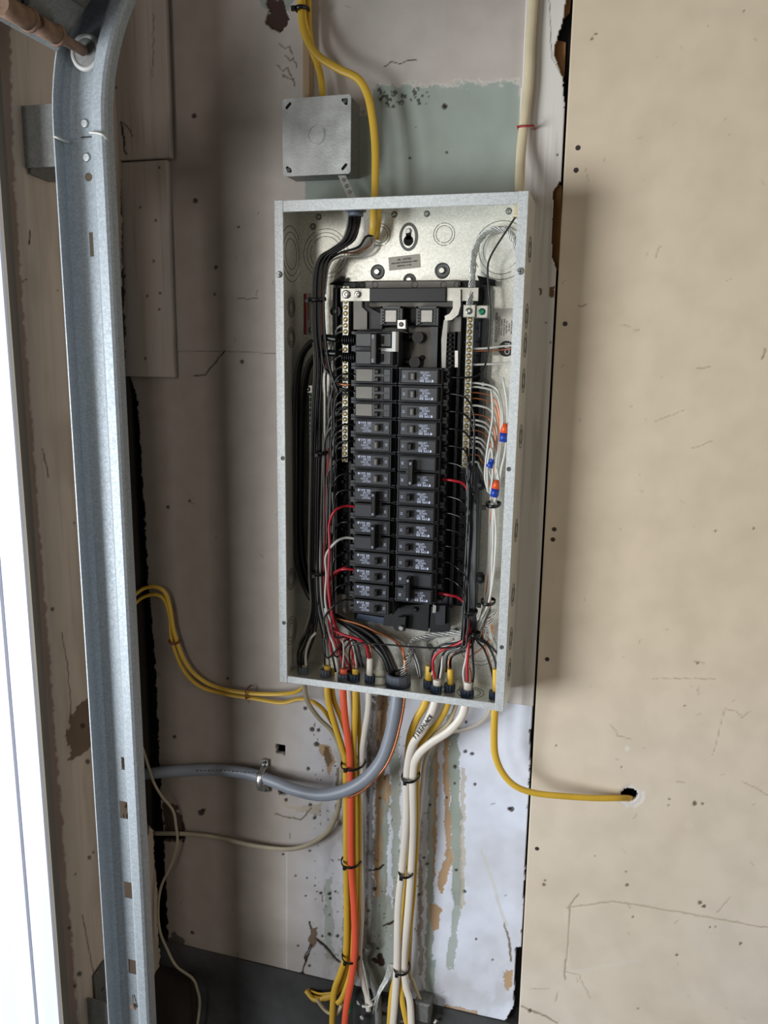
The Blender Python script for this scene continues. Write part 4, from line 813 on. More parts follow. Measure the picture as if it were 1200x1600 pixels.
# right bundle, lower part
for i in range(8):
    o = (i - 3.5) * 2.0; pts = [(737 + o, 700 + i * 14, -.056 - .003 * (i % 3)), (737 + o, 790, -.056), (736 + o, 880, -.058), (735 + o, 953, -.058), (737 + o, 975, -.058)]
    tail = [[(733, 992, -.058), (715, 1004, -.058), (690, 1008, -.055), (676, 1020, -.05), (672, 1050, -.05)], [(734, 995, -.056), (716, 1010, -.056), (695, 1018, -.052), (688, 1040, -.05), (684, 1070, -.05)],
            [(737, 1000, -.055), (722, 1014, -.055), (700, 1022, -.05), (697, 1050, -.05)], [(738, 1005, -.055), (739, 1030, -.055), (740, 1050, -.055), (737, 1074, -.055)],
            [(745, 1000, -.05), (757, 1015, -.05), (766, 1040, -.05), (771, 1062, -.05)], [(748, 998, -.05), (762, 1008, -.05), (773, 1030, -.05), (776, 1050, -.05)], [(740, 1002, -.05), (730, 1015, -.045), (706, 1026, -.045), (704, 1050, -.045)], [(742, 995, -.05), (760, 1003, -.05), (775, 1018, -.045), (785, 1030, -.045)]][i]
    wire('wire', 'black wire in the right-hand bundle, ending %s' % ['at the first right-hand yellow cable end', 'at the second right-hand cable end', 'behind the third right-hand cable end', 'at the large white cable end', 'in the right corner', 'behind the corner connector', 'above the third right-hand cable end', 'behind the right flange'][i], 'wire', pts + tail, .0019, 'wire_black', 'wires of the right bundle')
wire('wire', 'red wire running down the right bundle and curving left to a white cable end', 'wire', [(743, 790, -.052), (741, 820, -.052), (738, 870, -.052), (733, 930, -.052), (732, 975, -.060), (728, 995, -.064), (716, 1006, -.062), (690, 1016, -.06), (678, 1028, -.06), (677, 1045, -.058), (683, 1071, -.055)], .0024, 'wire_red')
wire('wire', 'red wire dropping straight down into the lower right connector', 'wire', [(738, 960, -.056), (734, 990, -.058), (732, 1010, -.06), (730, 1040, -.06), (731, 1077, -.056)], .0024, 'wire_red')
for i, (m, cn, pts) in enumerate((('wire_white', 'white', [(726, 1072, -.055), (724, 1050, -.055), (728, 1030, -.055), (732, 1005, -.05)]), ('copper', 'bare copper', [(736, 1074, -.055), (736, 1050, -.055), (731, 1030, -.05), (750, 1015, -.045), (767, 996, -.04)]), ('wire_white', 'white', [(686, 1070, -.055), (690, 1045, -.055), (694, 1020, -.05), (715, 1005, -.045)]),
        ('copper', 'bare copper', [(702, 1056, -.05), (701, 1035, -.05), (708, 1022, -.045), (722, 1012, -.045)]), ('wire_white', 'white', [(675, 1055, -.05), (680, 1030, -.05), (684, 1010, -.045), (710, 998, -.04)]), ('copper', 'bare copper', [(772, 1060, -.05), (765, 1030, -.045), (757, 1005, -.04), (752, 985, -.04)]), ('copper', 'bare copper', [(775, 1020, -.04), (765, 1005, -.04), (770, 985, -.035), (765, 960, -.035)]))):
    wire('wire', '%s wire rising from the %s cable end at the lower right' % (cn, ['right-hand white', 'right-hand white', 'left-hand white', 'yellow', 'left yellow', 'corner', 'rear corner'][i]), 'wire', pts, .0018 if m != 'copper' else .0011, m)
# lower left: wires into cable ends
LL = (('wire_red', 'red', [(514, 955, -.06), (519, 985, -.06), (525, 1010, -.058), (536, 1035, -.055), (540, 1055, -.05)], .0022), ('wire_red', 'red', [(521, 985, -.06), (540, 993, -.062), (562, 1000, -.062), (572, 1010, -.06), (577, 1032, -.055)], .0024),
      ('wire_red', 'red', [(541, 886, -.058), (520, 897, -.062), (512, 920, -.062), (511, 950, -.06), (515, 980, -.06)], .0022), ('wire_white', 'white', [(508, 950, -.062), (513, 985, -.062), (522, 1010, -.06), (526, 1035, -.056), (530, 1056, -.052)], .0022),
      ('wire_white', 'white', [(494, 988, -.055), (484, 1000, -.056), (478, 1020, -.054), (478, 1045, -.052)], .0022), ('wire_white', 'white', [(505, 950, -.045), (540, 975, -.04), (566, 995, -.04), (575, 1003, -.04)], .0020), ('wire_white', 'thin white', [(535, 1000, -.06), (537, 1015, -.06), (535, 1050, -.055)], .0011),
      ('wire_white', 'white', [(548, 998, -.05), (553, 1015, -.05), (556, 1035, -.05), (557, 1052, -.05)], .0017), ('copper', 'bare copper', [(545, 1000, -.05), (549, 1020, -.05), (550, 1050, -.05)], .0011), ('copper', 'bare copper', [(506, 990, -.05), (508, 1020, -.05), (508, 1050, -.05)], .0011), ('copper', 'bare copper', [(470, 1048, -.05), (470, 1025, -.05), (480, 1005, -.05), (492, 985, -.05)], .0011),
      ('wire_black', 'black', [(490, 975, -.05), (474, 998, -.052), (466, 1020, -.05), (466, 1046, -.05)], .0018), ('wire_black', 'black', [(494, 985, -.05), (480, 1005, -.052), (470, 1022, -.05), (472, 1048, -.05)], .0018), ('copper', 'bare copper', [(581, 1034, -.052), (580, 1018, -.05), (576, 1004, -.045)], .0011))
NM = ['from the left bundle to the orange cable end', 'crossing right to the third white cable end', 'arching from a lower left breaker', 'dropping to the orange cable end', 'rising from the leftmost yellow cable end', 'sweeping right above the floor', 'standing left of the fourth cable end', 'into the fourth cable end', 'into the fourth cable end', 'into the second cable end', 'into the leftmost cable end', 'outermost left, bending to the leftmost cable end', 'inner left, bending to the leftmost cable end', 'rising from the third white cable end']
for (m, cn, pts, r), nm in zip(LL, NM): wire('wire', '%s wire %s' % (cn, nm), 'wire', pts, r, m)

# ------------------------------------------------------------------ cable connectors and grey bushing
def floorpt(px_, py_):
    d = ray(px_, py_); t = (-H2 + TW - CZ) / d.z; return Vector((CX + t * d.x, CY + t * d.y, -H2 + TW))
def sheath(px_, py_, y, m, name, label, h=.02, r=.0058):
    a = P(px_, py_, y); a.z = -H2 + TW; return a
def connector(px_, y, label, m='conn_blue', r=.0095):
    a = P(px_, 1060, y); a.z = -H2 + TW; t = thing('cable_connector', label, 'cable connector', a, 'cable connectors in the panel floor')
    MB().cyl(a, (0, 0, 1), r, .004, 20).build('flange', m, t)
    b = MB()
    for k in range(10):
        an = 2 * math.pi * k / 10; c = a + Vector((math.cos(an) * r * .82, math.sin(an) * r * .82, .004)); b.box(c.x - .0016, c.x + .0016, c.y - .0016, c.y + .0016, c.z, c.z + .008)
    b.torus(a + Vector((0, 0, .006)), (0, 0, 1), r * .8, .0012, 20, 5); b.build('fingers', m, t); return a
CE = []
# (px at floor, y, material of cable)
CN = [(474, -.055, 'nm_white', 'leftmost'), (478, -.045, 'nm_yellow', 'second from left'), (509, -.055, 'nm_yellow', 'third from left'), (518, -.048, 'nm_yellow', 'fourth from left'), (536, -.062, 'nm_orange', 'fifth from left'), (545, -.04, 'nm_white', 'sixth from left, set back'), (554, -.058, 'nm_yellow', 'seventh from left'), (578, -.055, 'nm_white', 'just left of the grey bushing'),
      (670, -.045, 'nm_yellow', 'first right of the grey bushing'), (682, -.062, 'nm_white', 'second right of the grey bushing'), (703, -.05, 'nm_yellow', 'third right of the grey bushing'), (731, -.062, 'nm_white', 'fourth right of the grey bushing'), (774, -.055, 'nm_yellow', 'in the right corner')]
for px_, y, m, nm in CN:
    if nm in ('second from left', 'fourth from left'): CE.append(None); continue
    CE.append(connector(px_, y, 'dark plastic cable connector, %s' % nm, 'conn_blue' if px_ > 540 else 'pvc_grey', .0088 if px_ != 731 else .0105))
q = P(622, 1070, -.052); q.z = -H2 + TW; t = thing('cable_bushing', 'large ribbed grey bushing in the panel floor holding the fat black cables', 'cable bushing', q)
b = MB().cyl(q, (0, 0, 1), .0205, .006, 32); b.build('locknut', 'conn_blue', t)
b = MB(); N = 40; vs = []; ro = .0195; ri = .0148
for zz_, r1 in ((.006, ro), (.018, ro), (.0195, ro - .002), (.0195, ri), (.004, ri)):
    for k in range(N): a_ = 2 * math.pi * k / N; rr = r1 + (.0008 if (k % 4 == 0 and r1 == ro) else 0); vs.append(q + Vector((rr * math.cos(a_), rr * math.sin(a_), zz_)))
b.add(vs, [(r * N + k, r * N + (k + 1) % N, (r + 1) * N + (k + 1) % N, (r + 1) * N + k) for r in range(4) for k in range(N)], False); b.build('collar', 'pvc_grey', t)
# top connectors
q = P(556, 333, -.055); t = thing('cable_connector', 'grey conduit connector inside the top left of the panel', 'cable connector', q)
b = MB(); q.z = H2 - TW - .001; b.cyl(q, (0, 0, -1), .0150, .010, 12, .0150, False).cyl(q + Vector((0, 0, -.010)), (0, 0, -1), .011, .006, 20); b.build('locknut', 'pvc_grey', t)

# ------------------------------------------------------------------ cables outside
YE = -.055
def nm(label, pts, m, r=.0052, flat=.62, group=None, cat='cable', name='cable', k=8, n=12):
    return wire(name, label, cat, pts, r, m, group, None, k, n, flat, (0, 1, 0))
# cable tops reach through the floor of the box
c_white_left = nm('off-white cable leaving the far left of the panel floor and sweeping down behind the bundle', [(476, 1040, -.055), (475, 1064, -.055), (480, 1095, -.052), (498, 1122, -.04), (520, 1145, -.03), (533, 1180, -.022), (533, 1225, -.016), (526, 1272, -.014), (505, 1306, -.012), (460, 1326, -.012), (400, 1322, -.012), (340, 1309, -.012), (290, 1303, -.012), (243, 1302, -.010)], 'nm_old', .0045)
nm('upper yellow cable coming from the left wall gap along the wall to the panel foot', [(196, 945, -.05), (208, 932, -.03), (224, 920, -.016), (243, 917, -.014), (258, 926, -.014), (266, 950, -.013), (273, 990, -.013), (290, 1035, -.013), (315, 1062, -.013), (350, 1077, -.013), (400, 1084, -.015), (445, 1084, -.02), (468, 1078, -.04), (478, 1060, -.045), (479, 1040, -.045)], 'nm_yellow', .0036)
nm('lower yellow cable from the left wall gap running under the panel into the bundle', [(198, 962, -.05), (208, 947, -.03), (222, 934, -.016), (243, 929, -.012), (258, 938, -.012), (266, 965, -.012), (269, 1000, -.012), (286, 1045, -.012), (312, 1072, -.012), (350, 1084, -.012), (400, 1092, -.013), (440, 1098, -.016), (470, 1092, -.02), (495, 1100, -.025), (512, 1118, -.025), (528, 1150, -.02), (538, 1190, -.018), (543, 1300, -.018), (545, 1480, -.018), (538, 1540, -.02), (505, 1553, -.02), (480, 1545, .0)], 'nm_yellow', .0036)
nm('first yellow cable of the left bundle, outermost', [(511, 1040, -.055), (511, 1066, -.055), (513, 1095, -.055), (524, 1135, -.048), (535, 1170, -.040), (540, 1200, -.036), (541, 1340, -.032), (541, 1480, -.030), (532, 1520, -.030), (521, 1556, -.034), (518, 1640, -.04)], 'nm_yellow', .0056)
nm('second yellow cable of the left bundle, tucked behind the orange one', [(519, 1045, -.048), (518, 1066, -.048), (522, 1095, -.046), (534, 1125, -.040), (544, 1160, -.032), (549, 1200, -.028), (549, 1340, -.024), (547, 1480, -.022), (542, 1510, -.022), (530, 1545, -.022), (510, 1560, -.022), (486, 1556, -.01), (478, 1540, .005)], 'nm_yellow', .0048)
nm('bright orange cable in the left bundle', [(537, 1045, -.062), (536, 1070, -.062), (538, 1110, -.060), (544, 1160, -.052), (547, 1200, -.048), (548, 1340, -.042), (553, 1420, -.040), (554, 1480, -.040), (549, 1530, -.042), (541, 1575, -.046), (535, 1640, -.05)], 'nm_orange', .0060)
nm('grey-white cable behind the orange one in the left bundle', [(545, 1045, -.040), (545, 1070, -.040), (547, 1110, -.036), (548, 1160, -.024), (550, 1200, -.020), (556, 1480, -.018), (570, 1540, -.02), (576, 1580, -.03)], 'nm_white', .0050)
nm('third yellow cable of the left bundle, right of the orange one', [(555, 1045, -.058), (555, 1070, -.058), (555, 1110, -.055), (553, 1160, -.046), (554, 1200, -.042), (556, 1340, -.036), (552, 1480, -.034), (548, 1520, -.034), (535, 1558, -.036), (527, 1568, -.036)], 'nm_yellow', .0050)
nm('thin yellow cable on the right edge of the left bundle', [(558, 1072, -.046), (560, 1110, -.044), (562, 1160, -.036), (562, 1200, -.034), (561, 1340, -.030), (560, 1420, -.028), (554, 1500, -.026), (545, 1560, -.026)], 'nm_yellow', .0040)
nm('white cable right of the left bundle', [(578, 1028, -.055), (577, 1066, -.055), (575, 1110, -.052), (569, 1150, -.044), (565, 1190, -.036), (563, 1300, -.028), (565, 1420, -.026), (562, 1480, -.026), (563, 1510, -.026), (570, 1545, -.026), (580, 1572, -.03)], 'nm_white', .0052)
se = nm('thick grey service cable curving from the panel foot to the left wall', [(622, 1060, -.055), (621, 1085, -.058), (618, 1110, -.060), (610, 1150, -.060), (596, 1188, -.060), (570, 1218, -.060), (536, 1236, -.058), (500, 1242, -.050), (460, 1234, -.036), (430, 1222, -.024), (390, 1209, -.018), (340, 1203, -.016), (290, 1204, -.016), (250, 1207, -.018), (215, 1211, -.022), (190, 1214, -.03)], 'se_grey', .0108, .92, k=10, n=18)
wire('wire', 'bare copper ground wire following the thick grey cable', 'wire', [(633, 1060, -.055), (632, 1092, -.060), (627, 1125, -.062), (617, 1165, -.064), (604, 1195, -.064), (585, 1218, -.062), (566, 1236, -.058), (545, 1246, -.05)], .0021, 'copper', k=8, n=10)
wire('wire', 'thin white coating strip beside the copper ground wire', 'wire', [(629, 1100, -.058), (623, 1130, -.058), (612, 1168, -.058), (598, 1196, -.058), (580, 1216, -.056)], .0012, 'wire_white', k=6)
nm('first yellow cable of the right bundle', [(671, 1040, -.045), (669, 1070, -.045), (664, 1100, -.045), (650, 1125, -.042), (640, 1155, -.036), (637, 1195, -.030), (637, 1280, -.024), (634, 1400, -.022), (622, 1510, -.028), (612, 1560, -.03), (607, 1640, -.03)], 'nm_yellow', .0060)
fire = nm('white cable marked FIREPLACE in the right bundle', [(683, 1062, -.062), (682, 1082, -.062), (677, 1106, -.062), (661, 1140, -.058), (645, 1163, -.054), (638, 1190, -.048), (635, 1225, -.044), (634, 1290, -.042), (628, 1360, -.040), (622, 1420, -.040), (620, 1510, -.040), (617, 1560, -.040), (611, 1640, -.04)], 'nm_white', .0064)
nm('second yellow cable of the right bundle', [(704, 1045, -.050), (703, 1075, -.050), (698, 1104, -.050), (684, 1130, -.046), (664, 1152, -.040), (654, 1176, -.034), (650, 1215, -.030), (650, 1300, -.026), (645, 1400, -.024), (636, 1480, -.024), (631, 1520, -.030), (628, 1560, -.036), (645, 1640, -.04)], 'nm_yellow', .0052)
nm('large white cable swinging from the right into the right bundle', [(732, 1066, -.062), (729, 1090, -.062), (722, 1118, -.060), (702, 1142, -.058), (672, 1162, -.056), (652, 1182, -.052), (645, 1210, -.046), (645, 1290, -.040), (642, 1360, -.036), (638, 1420, -.036), (631, 1500, -.036), (634, 1540, -.036), (641, 1570, -.038), (644, 1640, -.04)], 'nm_white', .0066)
nm('cream cable of the right bundle, behind the large white one', [(721, 1072, -.04), (714, 1098, -.04), (700, 1130, -.036), (675, 1152, -.032), (658, 1180, -.026), (653, 1215, -.022), (651, 1300, -.02), (640, 1500, -.018), (646, 1535, -.02), (658, 1566, -.02)], 'nm_cream', .0036)
nm('thin white cable looping from the panel corner behind the right bundle', [(769, 1072, -.04), (766, 1106, -.034), (752, 1128, -.024), (728, 1140, -.018), (700, 1146, -.018), (678, 1162, -.018), (664, 1190, -.014), (658, 1240, -.012), (650, 1330, -.012)], 'nm_white', .0034)
cg = nm('yellow cable from the right panel corner to a hole in the tan wall', [(775, 1045, -.055), (775, 1075, -.055), (773, 1112, -.055), (772, 1150, -.052), (774, 1180, -.048), (785, 1207, -.045), (805, 1228, -.042), (835, 1239, -.038), (880, 1244, -.032), (930, 1247, -.024), (962, 1247, -.016), (980, 1247, -.004), (990, 1250, .012)], 'nm_yellow', .0056)
# top cables
nm('yellow cable coming down from above and curving into the top of the panel', [(466, -40, -.03), (470, 0, -.03), (472, 35, -.032), (480, 62, -.034), (498, 88, -.036), (530, 108, -.038), (558, 122, -.040), (573, 145, -.042), (581, 180, -.044), (586, 230, -.046), (586, 290, -.050), (584, 320, -.052), (583, 350, -.052), (582, 366, -.045)], 'nm_yellow', .0056)
nm('yellow cable dropping from above into the junction box', [(478, -40, -.018), (481, 0, -.018), (482, 40, -.018), (487, 75, -.018), (496, 100, -.020), (502, 125, -.022), (504, 152, -.024), (504, 170, -.024)], 'nm_yellow', .0052)
nm('second yellow cable end inside the top of the panel', [(592, 318, -.035), (592, 340, -.03), (590, 360, -.022), (589, 374, -.018)], 'nm_yellow', .0042)
nm('cream cable running down the wall into the top right of the panel', [(836, -60, -.012), (833, 0, -.012), (829, 60, -.012), (826, 130, -.013), (819, 190, -.015), (814, 240, -.02), (812, 285, -.035), (812, 318, -.05), (808, 340, -.055)], 'nm_cream', .0068)
# lower left old thin wire
nm('thin grey-white telephone wire wandering down the left corner', [(212, 1148, -.07), (222, 1168, -.05), (231, 1195, -.035), (240, 1222, -.03), (252, 1243, -.028), (270, 1266, -.02), (275, 1290, -.018), (277, 1318, -.018), (268, 1350, -.018), (252, 1385, -.022), (247, 1420, -.025), (250, 1455, -.03), (262, 1485, -.03), (276, 1510, -.03), (300, 1528, -.03), (308, 1545, -.03), (312, 1570, -.03), (306, 1620, -.03)], 'nm_old', .0026, 1., name='telephone_wire', cat='wire')
# debris at the lower end
for pts, r, m, lb in (([(575, 1480, -.02), (568, 1500, -.02), (580, 1530, -.02), (590, 1560, -.025), (592, 1610, -.03)], .0070, 'zinc_dull', 'dusty grey armoured cable hanging behind the left bundle'),
                     ([(566, 1500, -.03), (572, 1530, -.03), (578, 1562, -.03)], .0014, 'wire_white', 'thin white wire end left of the frayed braid'),
                     ([(478, 1548, -.012), (492, 1562, -.02), (512, 1556, -.02), (530, 1545, -.02)], .0045, 'nm_yellow', 'short yellow cable coming out of the hole low on the wall'),
                     ([(495, 1562, -.025), (510, 1580, -.025), (525, 1584, -.028), (534, 1570, -.03)], .0035, 'nm_cream', 'short cream cable end at the bottom')): nm(lb, pts, m, r, .9)
t = thing('frayed_braid', 'frayed silver braid of an old cable at the bottom between the bundles', 'cable', P(590, 1555, -.03))
b = MB()
for i in range(7):
    o = (i - 3) * 1.3; b.tube(spline([P(612 + o, 1505, -.02), P(604 + o, 1530, -.026), P(592 + o * .6, 1552, -.034), P(580 + RS.uniform(-5, 14), 1568 + RS.uniform(-4, 30), -.04)], 5), .0008, 5)
b.build('strands', 'alu', t)
b = MB().tube(spline([P(566, 1572, -.036), P(576, 1573, -.036), P(583, 1568, -.036)], 4), .0022, 8); b.build('stub', 'wire_white', t)
a = P(648, 1565, -.03); c = P(671, 1600, -.03); t = MB().box(a.x, c.x, -.032, -.004, c.z, a.z, .003).build('metal_clip', 'zinc_dull'); prop(t, 'small grey folded metal piece at the foot of the wall beside the right bundle', 'metal piece')
t = wire('wire', 'short green wire end behind the orange cable at the bottom', 'wire', [(546, 1560, -.03), (550, 1572, -.03), (546, 1584, -.03)], .0018, 'green_screw')
for (x, y, s_) in ((628, 1596, 7), (566, 1590, 6), (592, 1588, 8), (486, 1552, 5), (680, 1594, 6), (608, 1578, 6), (560, 1566, 5)):
    q = P(x, y, -.012); b = MB(); pts = [q + Vector((RS.uniform(-1, 1), RS.uniform(-.6, .6), RS.uniform(-1, 1))) * s_ / 1100 for _ in range(8)]
    bm = bmesh.new(); vv = [bm.verts.new(p_) for p_ in pts]; bmesh.ops.convex_hull(bm, input=vv); bm.verts.index_update(); used_ = {v for f in bm.faces for v in f.verts}; lst = list(used_); ix = {v: i for i, v in enumerate(lst)}
    b.add([v.co for v in lst], [[ix[v] for v in f.verts] for f in bm.faces]); bm.free(); prop(b.build('rubble', 'gypsum'), 'crumb of broken plaster on the ledge at the foot of the wall', 'rubble', 'plaster crumbs')

# FIREPLACE lettering on its cable: one letter at a time along the cable
u0 = [(673, 1120), (670, 1124), (667, 1128), (664, 1132), (661, 1136), (658, 1140), (655, 1144), (652, 1148), (649, 1152)]
for ch, (x, y) in zip('FIREPLACE'[::-1], u0):
    text(ch, 'ink', fire, P(x, y, -.0655), .0098, math.radians(52), name='letter', sx=.85)
# marks printed along the thick grey cable
b = MB()
for i in range(16):
    x = 308 + i * 6.2; q = P(x, 1204 + max(0, (x - 350)) * .085, -.0275); b.box(q.x - .0017, q.x + .0012, q.y - .0003, q.y, q.z - .0009 + .0003 * (i % 3), q.z + .0009)
b.build('print', 'ink', se)

# zip ties and staples
def tie(label, px_, py_, y, w_, d_, m='tie_black', tilt=0., r=.0028, head=True, group=None, name='zip_tie', hx=-.35):
    q = P(px_, py_, y); t = thing(name, label, 'cable tie', q, group); b = MB(); n = 28; pts = []
    for i in range(n + 1):
        a_ = 2 * math.pi * i / n; pts.append(q + Vector((w_ * math.cos(a_), d_ * math.sin(a_), tilt * math.cos(a_) + .35 * w_ * max(0, -math.sin(a_)) * -.5)))
    b.tube(pts, r, 8, .4, (1, 0, 0)); b.build('strap', m, t)
    if head: h = q + Vector((w_ * hx, -d_ - .001, -.0035)); MB().box(h.x - .0028, h.x + .0028, h.y - .003, h.y + .002, h.z - .0035, h.z + .003, .0008).build('head', m, t)
    return t
tie('black zip tie around the upper left bundle of yellow and orange cables', 552, 1192, -.038, .0205, .020, tilt=.003)
tie('black zip tie around the middle of the left cable bundle', 549, 1344, -.030, .0175, .018, tilt=.001)
tie('black zip tie low on the left cable bundle', 549, 1492, -.028, .0165, .018)
tie('black zip tie at the upper end of the right cable bundle', 642, 1212, -.040, .0148, .018, tilt=.002)
tie('black zip tie midway down the right cable bundle', 635, 1360, -.034, .0130, .017)
tie('black zip tie low on the right cable bundle', 628, 1511, -.034, .0142, .016)
tie('black zip tie around the wires at the top left inside the panel', 496, 467, -.052, .0125, .013, hx=-.9)
tie('black zip tie on the left wire bundle at mid height', 504, 706, -.046, .008, .012, hx=-.6)
tie('black zip tie on the left wire bundle near the bottom', 499, 893, -.050, .0125, .014, hx=-.3)
tie('black zip tie around the white and copper wires below the connectors', 771, 787, -.052, .0105, .015, hx=-1.1)
tie('black zip tie around the white and copper wires near the bottom right', 763, 939, -.045, .0105, .014, hx=-1.1)
tie('black zip tie around the black and red wires at the bottom right', 736, 955, -.060, .0095, .012, hx=-.5)
tie('black zip tie where the right bundle spreads out', 742, 990, -.055, .008, .01, head=False)
tie('black zip tie on the yellow cables at the top edge', 472, 14, -.026, .010, .013, hx=-.8)
tie('brown twist tie holding the two yellow cables at the bend', 272, 1002, -.013, .0095, .008, 'tie_brown', head=False, name='twist_tie')
def staple(label, px_, py_, y, w_, m, vert=False):
    q = P(px_, py_, y); t = thing('cable_staple', label, 'cable staple', q)
    d1 = Vector((0, 0, w_)) if vert else Vector((w_, 0, 0)); MB().tube([q - d1 + Vector((0, -y, 0)), q - d1, q + d1, q + d1 + Vector((0, -y, 0))], .0014, 8).build('crown', m, t); return t
staple('red staple holding the cream cable above the panel', 821, 197, -.022, .011, 'staple_red'); staple('brown staple on the yellow cables left of the panel foot', 384, 1085, -.02, .0085, 'tie_brown', True)
# conduit clamp
q = P(414, 1211, -.006); t = thing('cable_clamp', 'zinc two-hole clamp holding the thick grey cable to the wall', 'cable clamp', q)
b = MB(); zt = P(414, 1186, -.004).z; zb = P(414, 1237, -.004).z; x = q.x
for z0_, z1_ in ((zt - .014, zt), (zb, zb + .012)): b.box(x - .0068, x + .0068, -.006, -.0035, z0_, z1_, .001)
pts = [Vector((x, -.005, zt - .012)), Vector((x, -.012, zt - .0135)), Vector((x, -.026, zt - .018)), Vector((x, -.031, (zt + zb) / 2)), Vector((x, -.026, zb + .015)), Vector((x, -.012, zb + .012)), Vector((x, -.005, zb + .011))]
b.tube(spline(pts, 5), .0058, 10, .22, (0, 1, 0)); b.build('strap', 'screw_zinc', t); screw((x, -.006, zt - .006), (0, -1, 0), .0038, 'ring', t, .003); screw((x, -.006, zb + .005), (0, -1, 0), .0038, 'ring', t, .003)

# ------------------------------------------------------------------ junction box
tl = P(441, 154, -.048); tr_ = P(547, 148, -.048); br = P(549, 271, -.048)
x0, x1, z1, z0 = tl.x, (tr_.x + br.x) / 2, (tl.z + tr_.z) / 2, br.z
jb = thing('junction_box', 'square galvanized junction box above the panel', 'junction box', ((x0 + x1) / 2, -.001, z0))
b = MB(); b.box(x0 + .002, x1 - .002, -.046, -.0005, z0 + .002, z1 - .002); b.build('body', 'zinc_dull', jb)
ch = .014; c2 = [(x0 + .003, z0 + ch), (x0 + ch * .75, z0), (x1 - .003, z0), (x1, z0 + .003), (x1, z1 - .003), (x1 - .003, z1), (x0 + .003, z1), (x0, z1 - .003)]
def slot_hole(cx, cz, L, w_, an, n=8):
    o = []
    for s_, st in ((1, -math.pi / 2), (-1, math.pi / 2)):
        for k in range(n + 1): a_ = st + math.pi * k / n; X_ = s_ * L * 1 + math.cos(a_) * w_; Z_ = math.sin(a_) * w_; o.append((cx + X_ * math.cos(an) - Z_ * math.sin(an), cz + X_ * math.sin(an) + Z_ * math.cos(an)))
    return o
d = .0095
hs = [slot_hole(x0 + d, z1 - d, .0035, .0022, math.pi / 4), slot_hole(x1 - d, z1 - d, .0035, .0022, -math.pi / 4), slot_hole(x0 + d, z0 + d, .0035, .0022, -math.pi / 4), slot_hole(x1 - d, z0 + d, .0035, .0022, math.pi / 4)]
b = MB().plate([(x0, z0 + .003), (x0 + .003, z0), (x1 - .003, z0), (x1, z0 + .003), (x1, z1 - .003), (x1 - .003, z1), (x0 + .003, z1), (x0, z1 - .003)], hs, lambda a, c_, dd: (a, -.0465 - dd, c_), .0016); b.build('cover', 'zinc_worn', jb)
MB().box(x0 + .003, x1 - .003, -.0462, -.0455, z0 + .003, z1 - .003).build('cover_backing', 'dark_hole', jb)
b = MB().torus(P(495, 211, -.0483), (0, 1, 0), .0128, .0007, 28, 5); b.cyl(P(495, 211, -.048), (0, -1, 0), .0115, .0008, 28); b.build('knockout', 'zinc_worn', jb)
for (cx, cz) in ((x1 - d + .001, z1 - d + .001), (x0 + d, z0 + d - .001)): screw((cx, -.048, cz), (0, -1, 0), .0036, 'ring', jb, .002)
t = MB().hexa([P(528, 274, -.035), P(540, 274, -.035), P(556, 308, -.045), P(543, 309, -.045), P(528, 274, -.031), P(540, 274, -.031), P(556, 308, -.041), P(543, 309, -.041)]).build('nipple', 'zinc', jb)
b = MB()
for k in range(3): q = P(537 + k * 4.6, 281 + k * 9.5, -.0385 - .003 * k); b.torus(q, (0, -1, 0), .0022, .0005, 10, 4)
b.build('nipple_hole', 'ring', jb)

# wood lath above the junction box, seen between the cables
a = P(472, -40, -.012); c = P(484, 150, -.012); t = MB().box(a.x, a.x + .0115, -.012, 0, c.z - .01, .86, .001).build('lath', 'raw_wood', wall_back)

# ------------------------------------------------------------------ garage door track
RX = -.350; ZC = .425; RAD = .30
trk = thing('garage_door_track', 'galvanized steel garage door track standing at the left', 'door track', (RX, -.28, -1.2))
prof_l = [(-.387, -.303), (-.3865, -.298), (-.386, -.286), (-.381, -.279), (-.373, -.275), (-.368, -.2745)]
prof_r = [(-.337, -.2745), (-.3345, -.277), (-.334, -.284), (-.334, -.300), (-.3325, -.304), (-.329, -.306), (-.317, -.306), (-.3135, -.304), (-.312, -.300), (-.312, -.288)]
cxr = RX + RAD
def sweep(prof, zlo, name, m, arc=True, th=.0018, zhi=None):
    path = [(z, 0.) for z in np.linspace(zlo, ZC if zhi is None else zhi, 4)]
    if arc: path += [(ZC, a_) for a_ in np.linspace(0, math.radians(80), 26)[1:]]
    n = len(prof); vs = []; fs = []; L = len(path)
    nr = []
    for i in range(n):
        a_ = prof[max(i - 1, 0)]; b_ = prof[min(i + 1, n - 1)]; t_ = Vector((b_[0] - a_[0], b_[1] - a_[1])).normalized(); nr.append((-t_.y, t_.x))
    for lay in (0, 1):
        for z, a_ in path:
            for (x, y), nn in zip(prof, nr):
                x_ = x + lay * th * nn[0]; y_ = y + lay * th * nn[1]
                if a_ == 0: vs.append((x_, y_, z))
                else: r_ = cxr - x_; vs.append((cxr - r_ * math.cos(a_), y_, ZC + r_ * math.sin(a_)))
    S = L * n
    for i in range(L - 1):
        for j in range(n - 1):
            a0 = i * n + j; fs.append((a0, a0 + 1, a0 + n + 1, a0 + n)); fs.append((S + a0, S + a0 + n, S + a0 + n + 1, S + a0 + 1))
        for j in (0, n - 1): a0 = i * n + j; fs.append((a0, a0 + n, S + a0 + n, S + a0))
    for i in (0, L - 1):
        for j in range(n - 1): a0 = i * n + j; fs.append((a0, a0 + 1, S + a0 + 1, S + a0))
    return MB().add(vs, fs, False).build(name, m, trk)
sweep(prof_l, -1.3, 'inner_flange', 'zinc_rail'); sweep(prof_r, -1.3, 'outer_lip', 'zinc_rail')
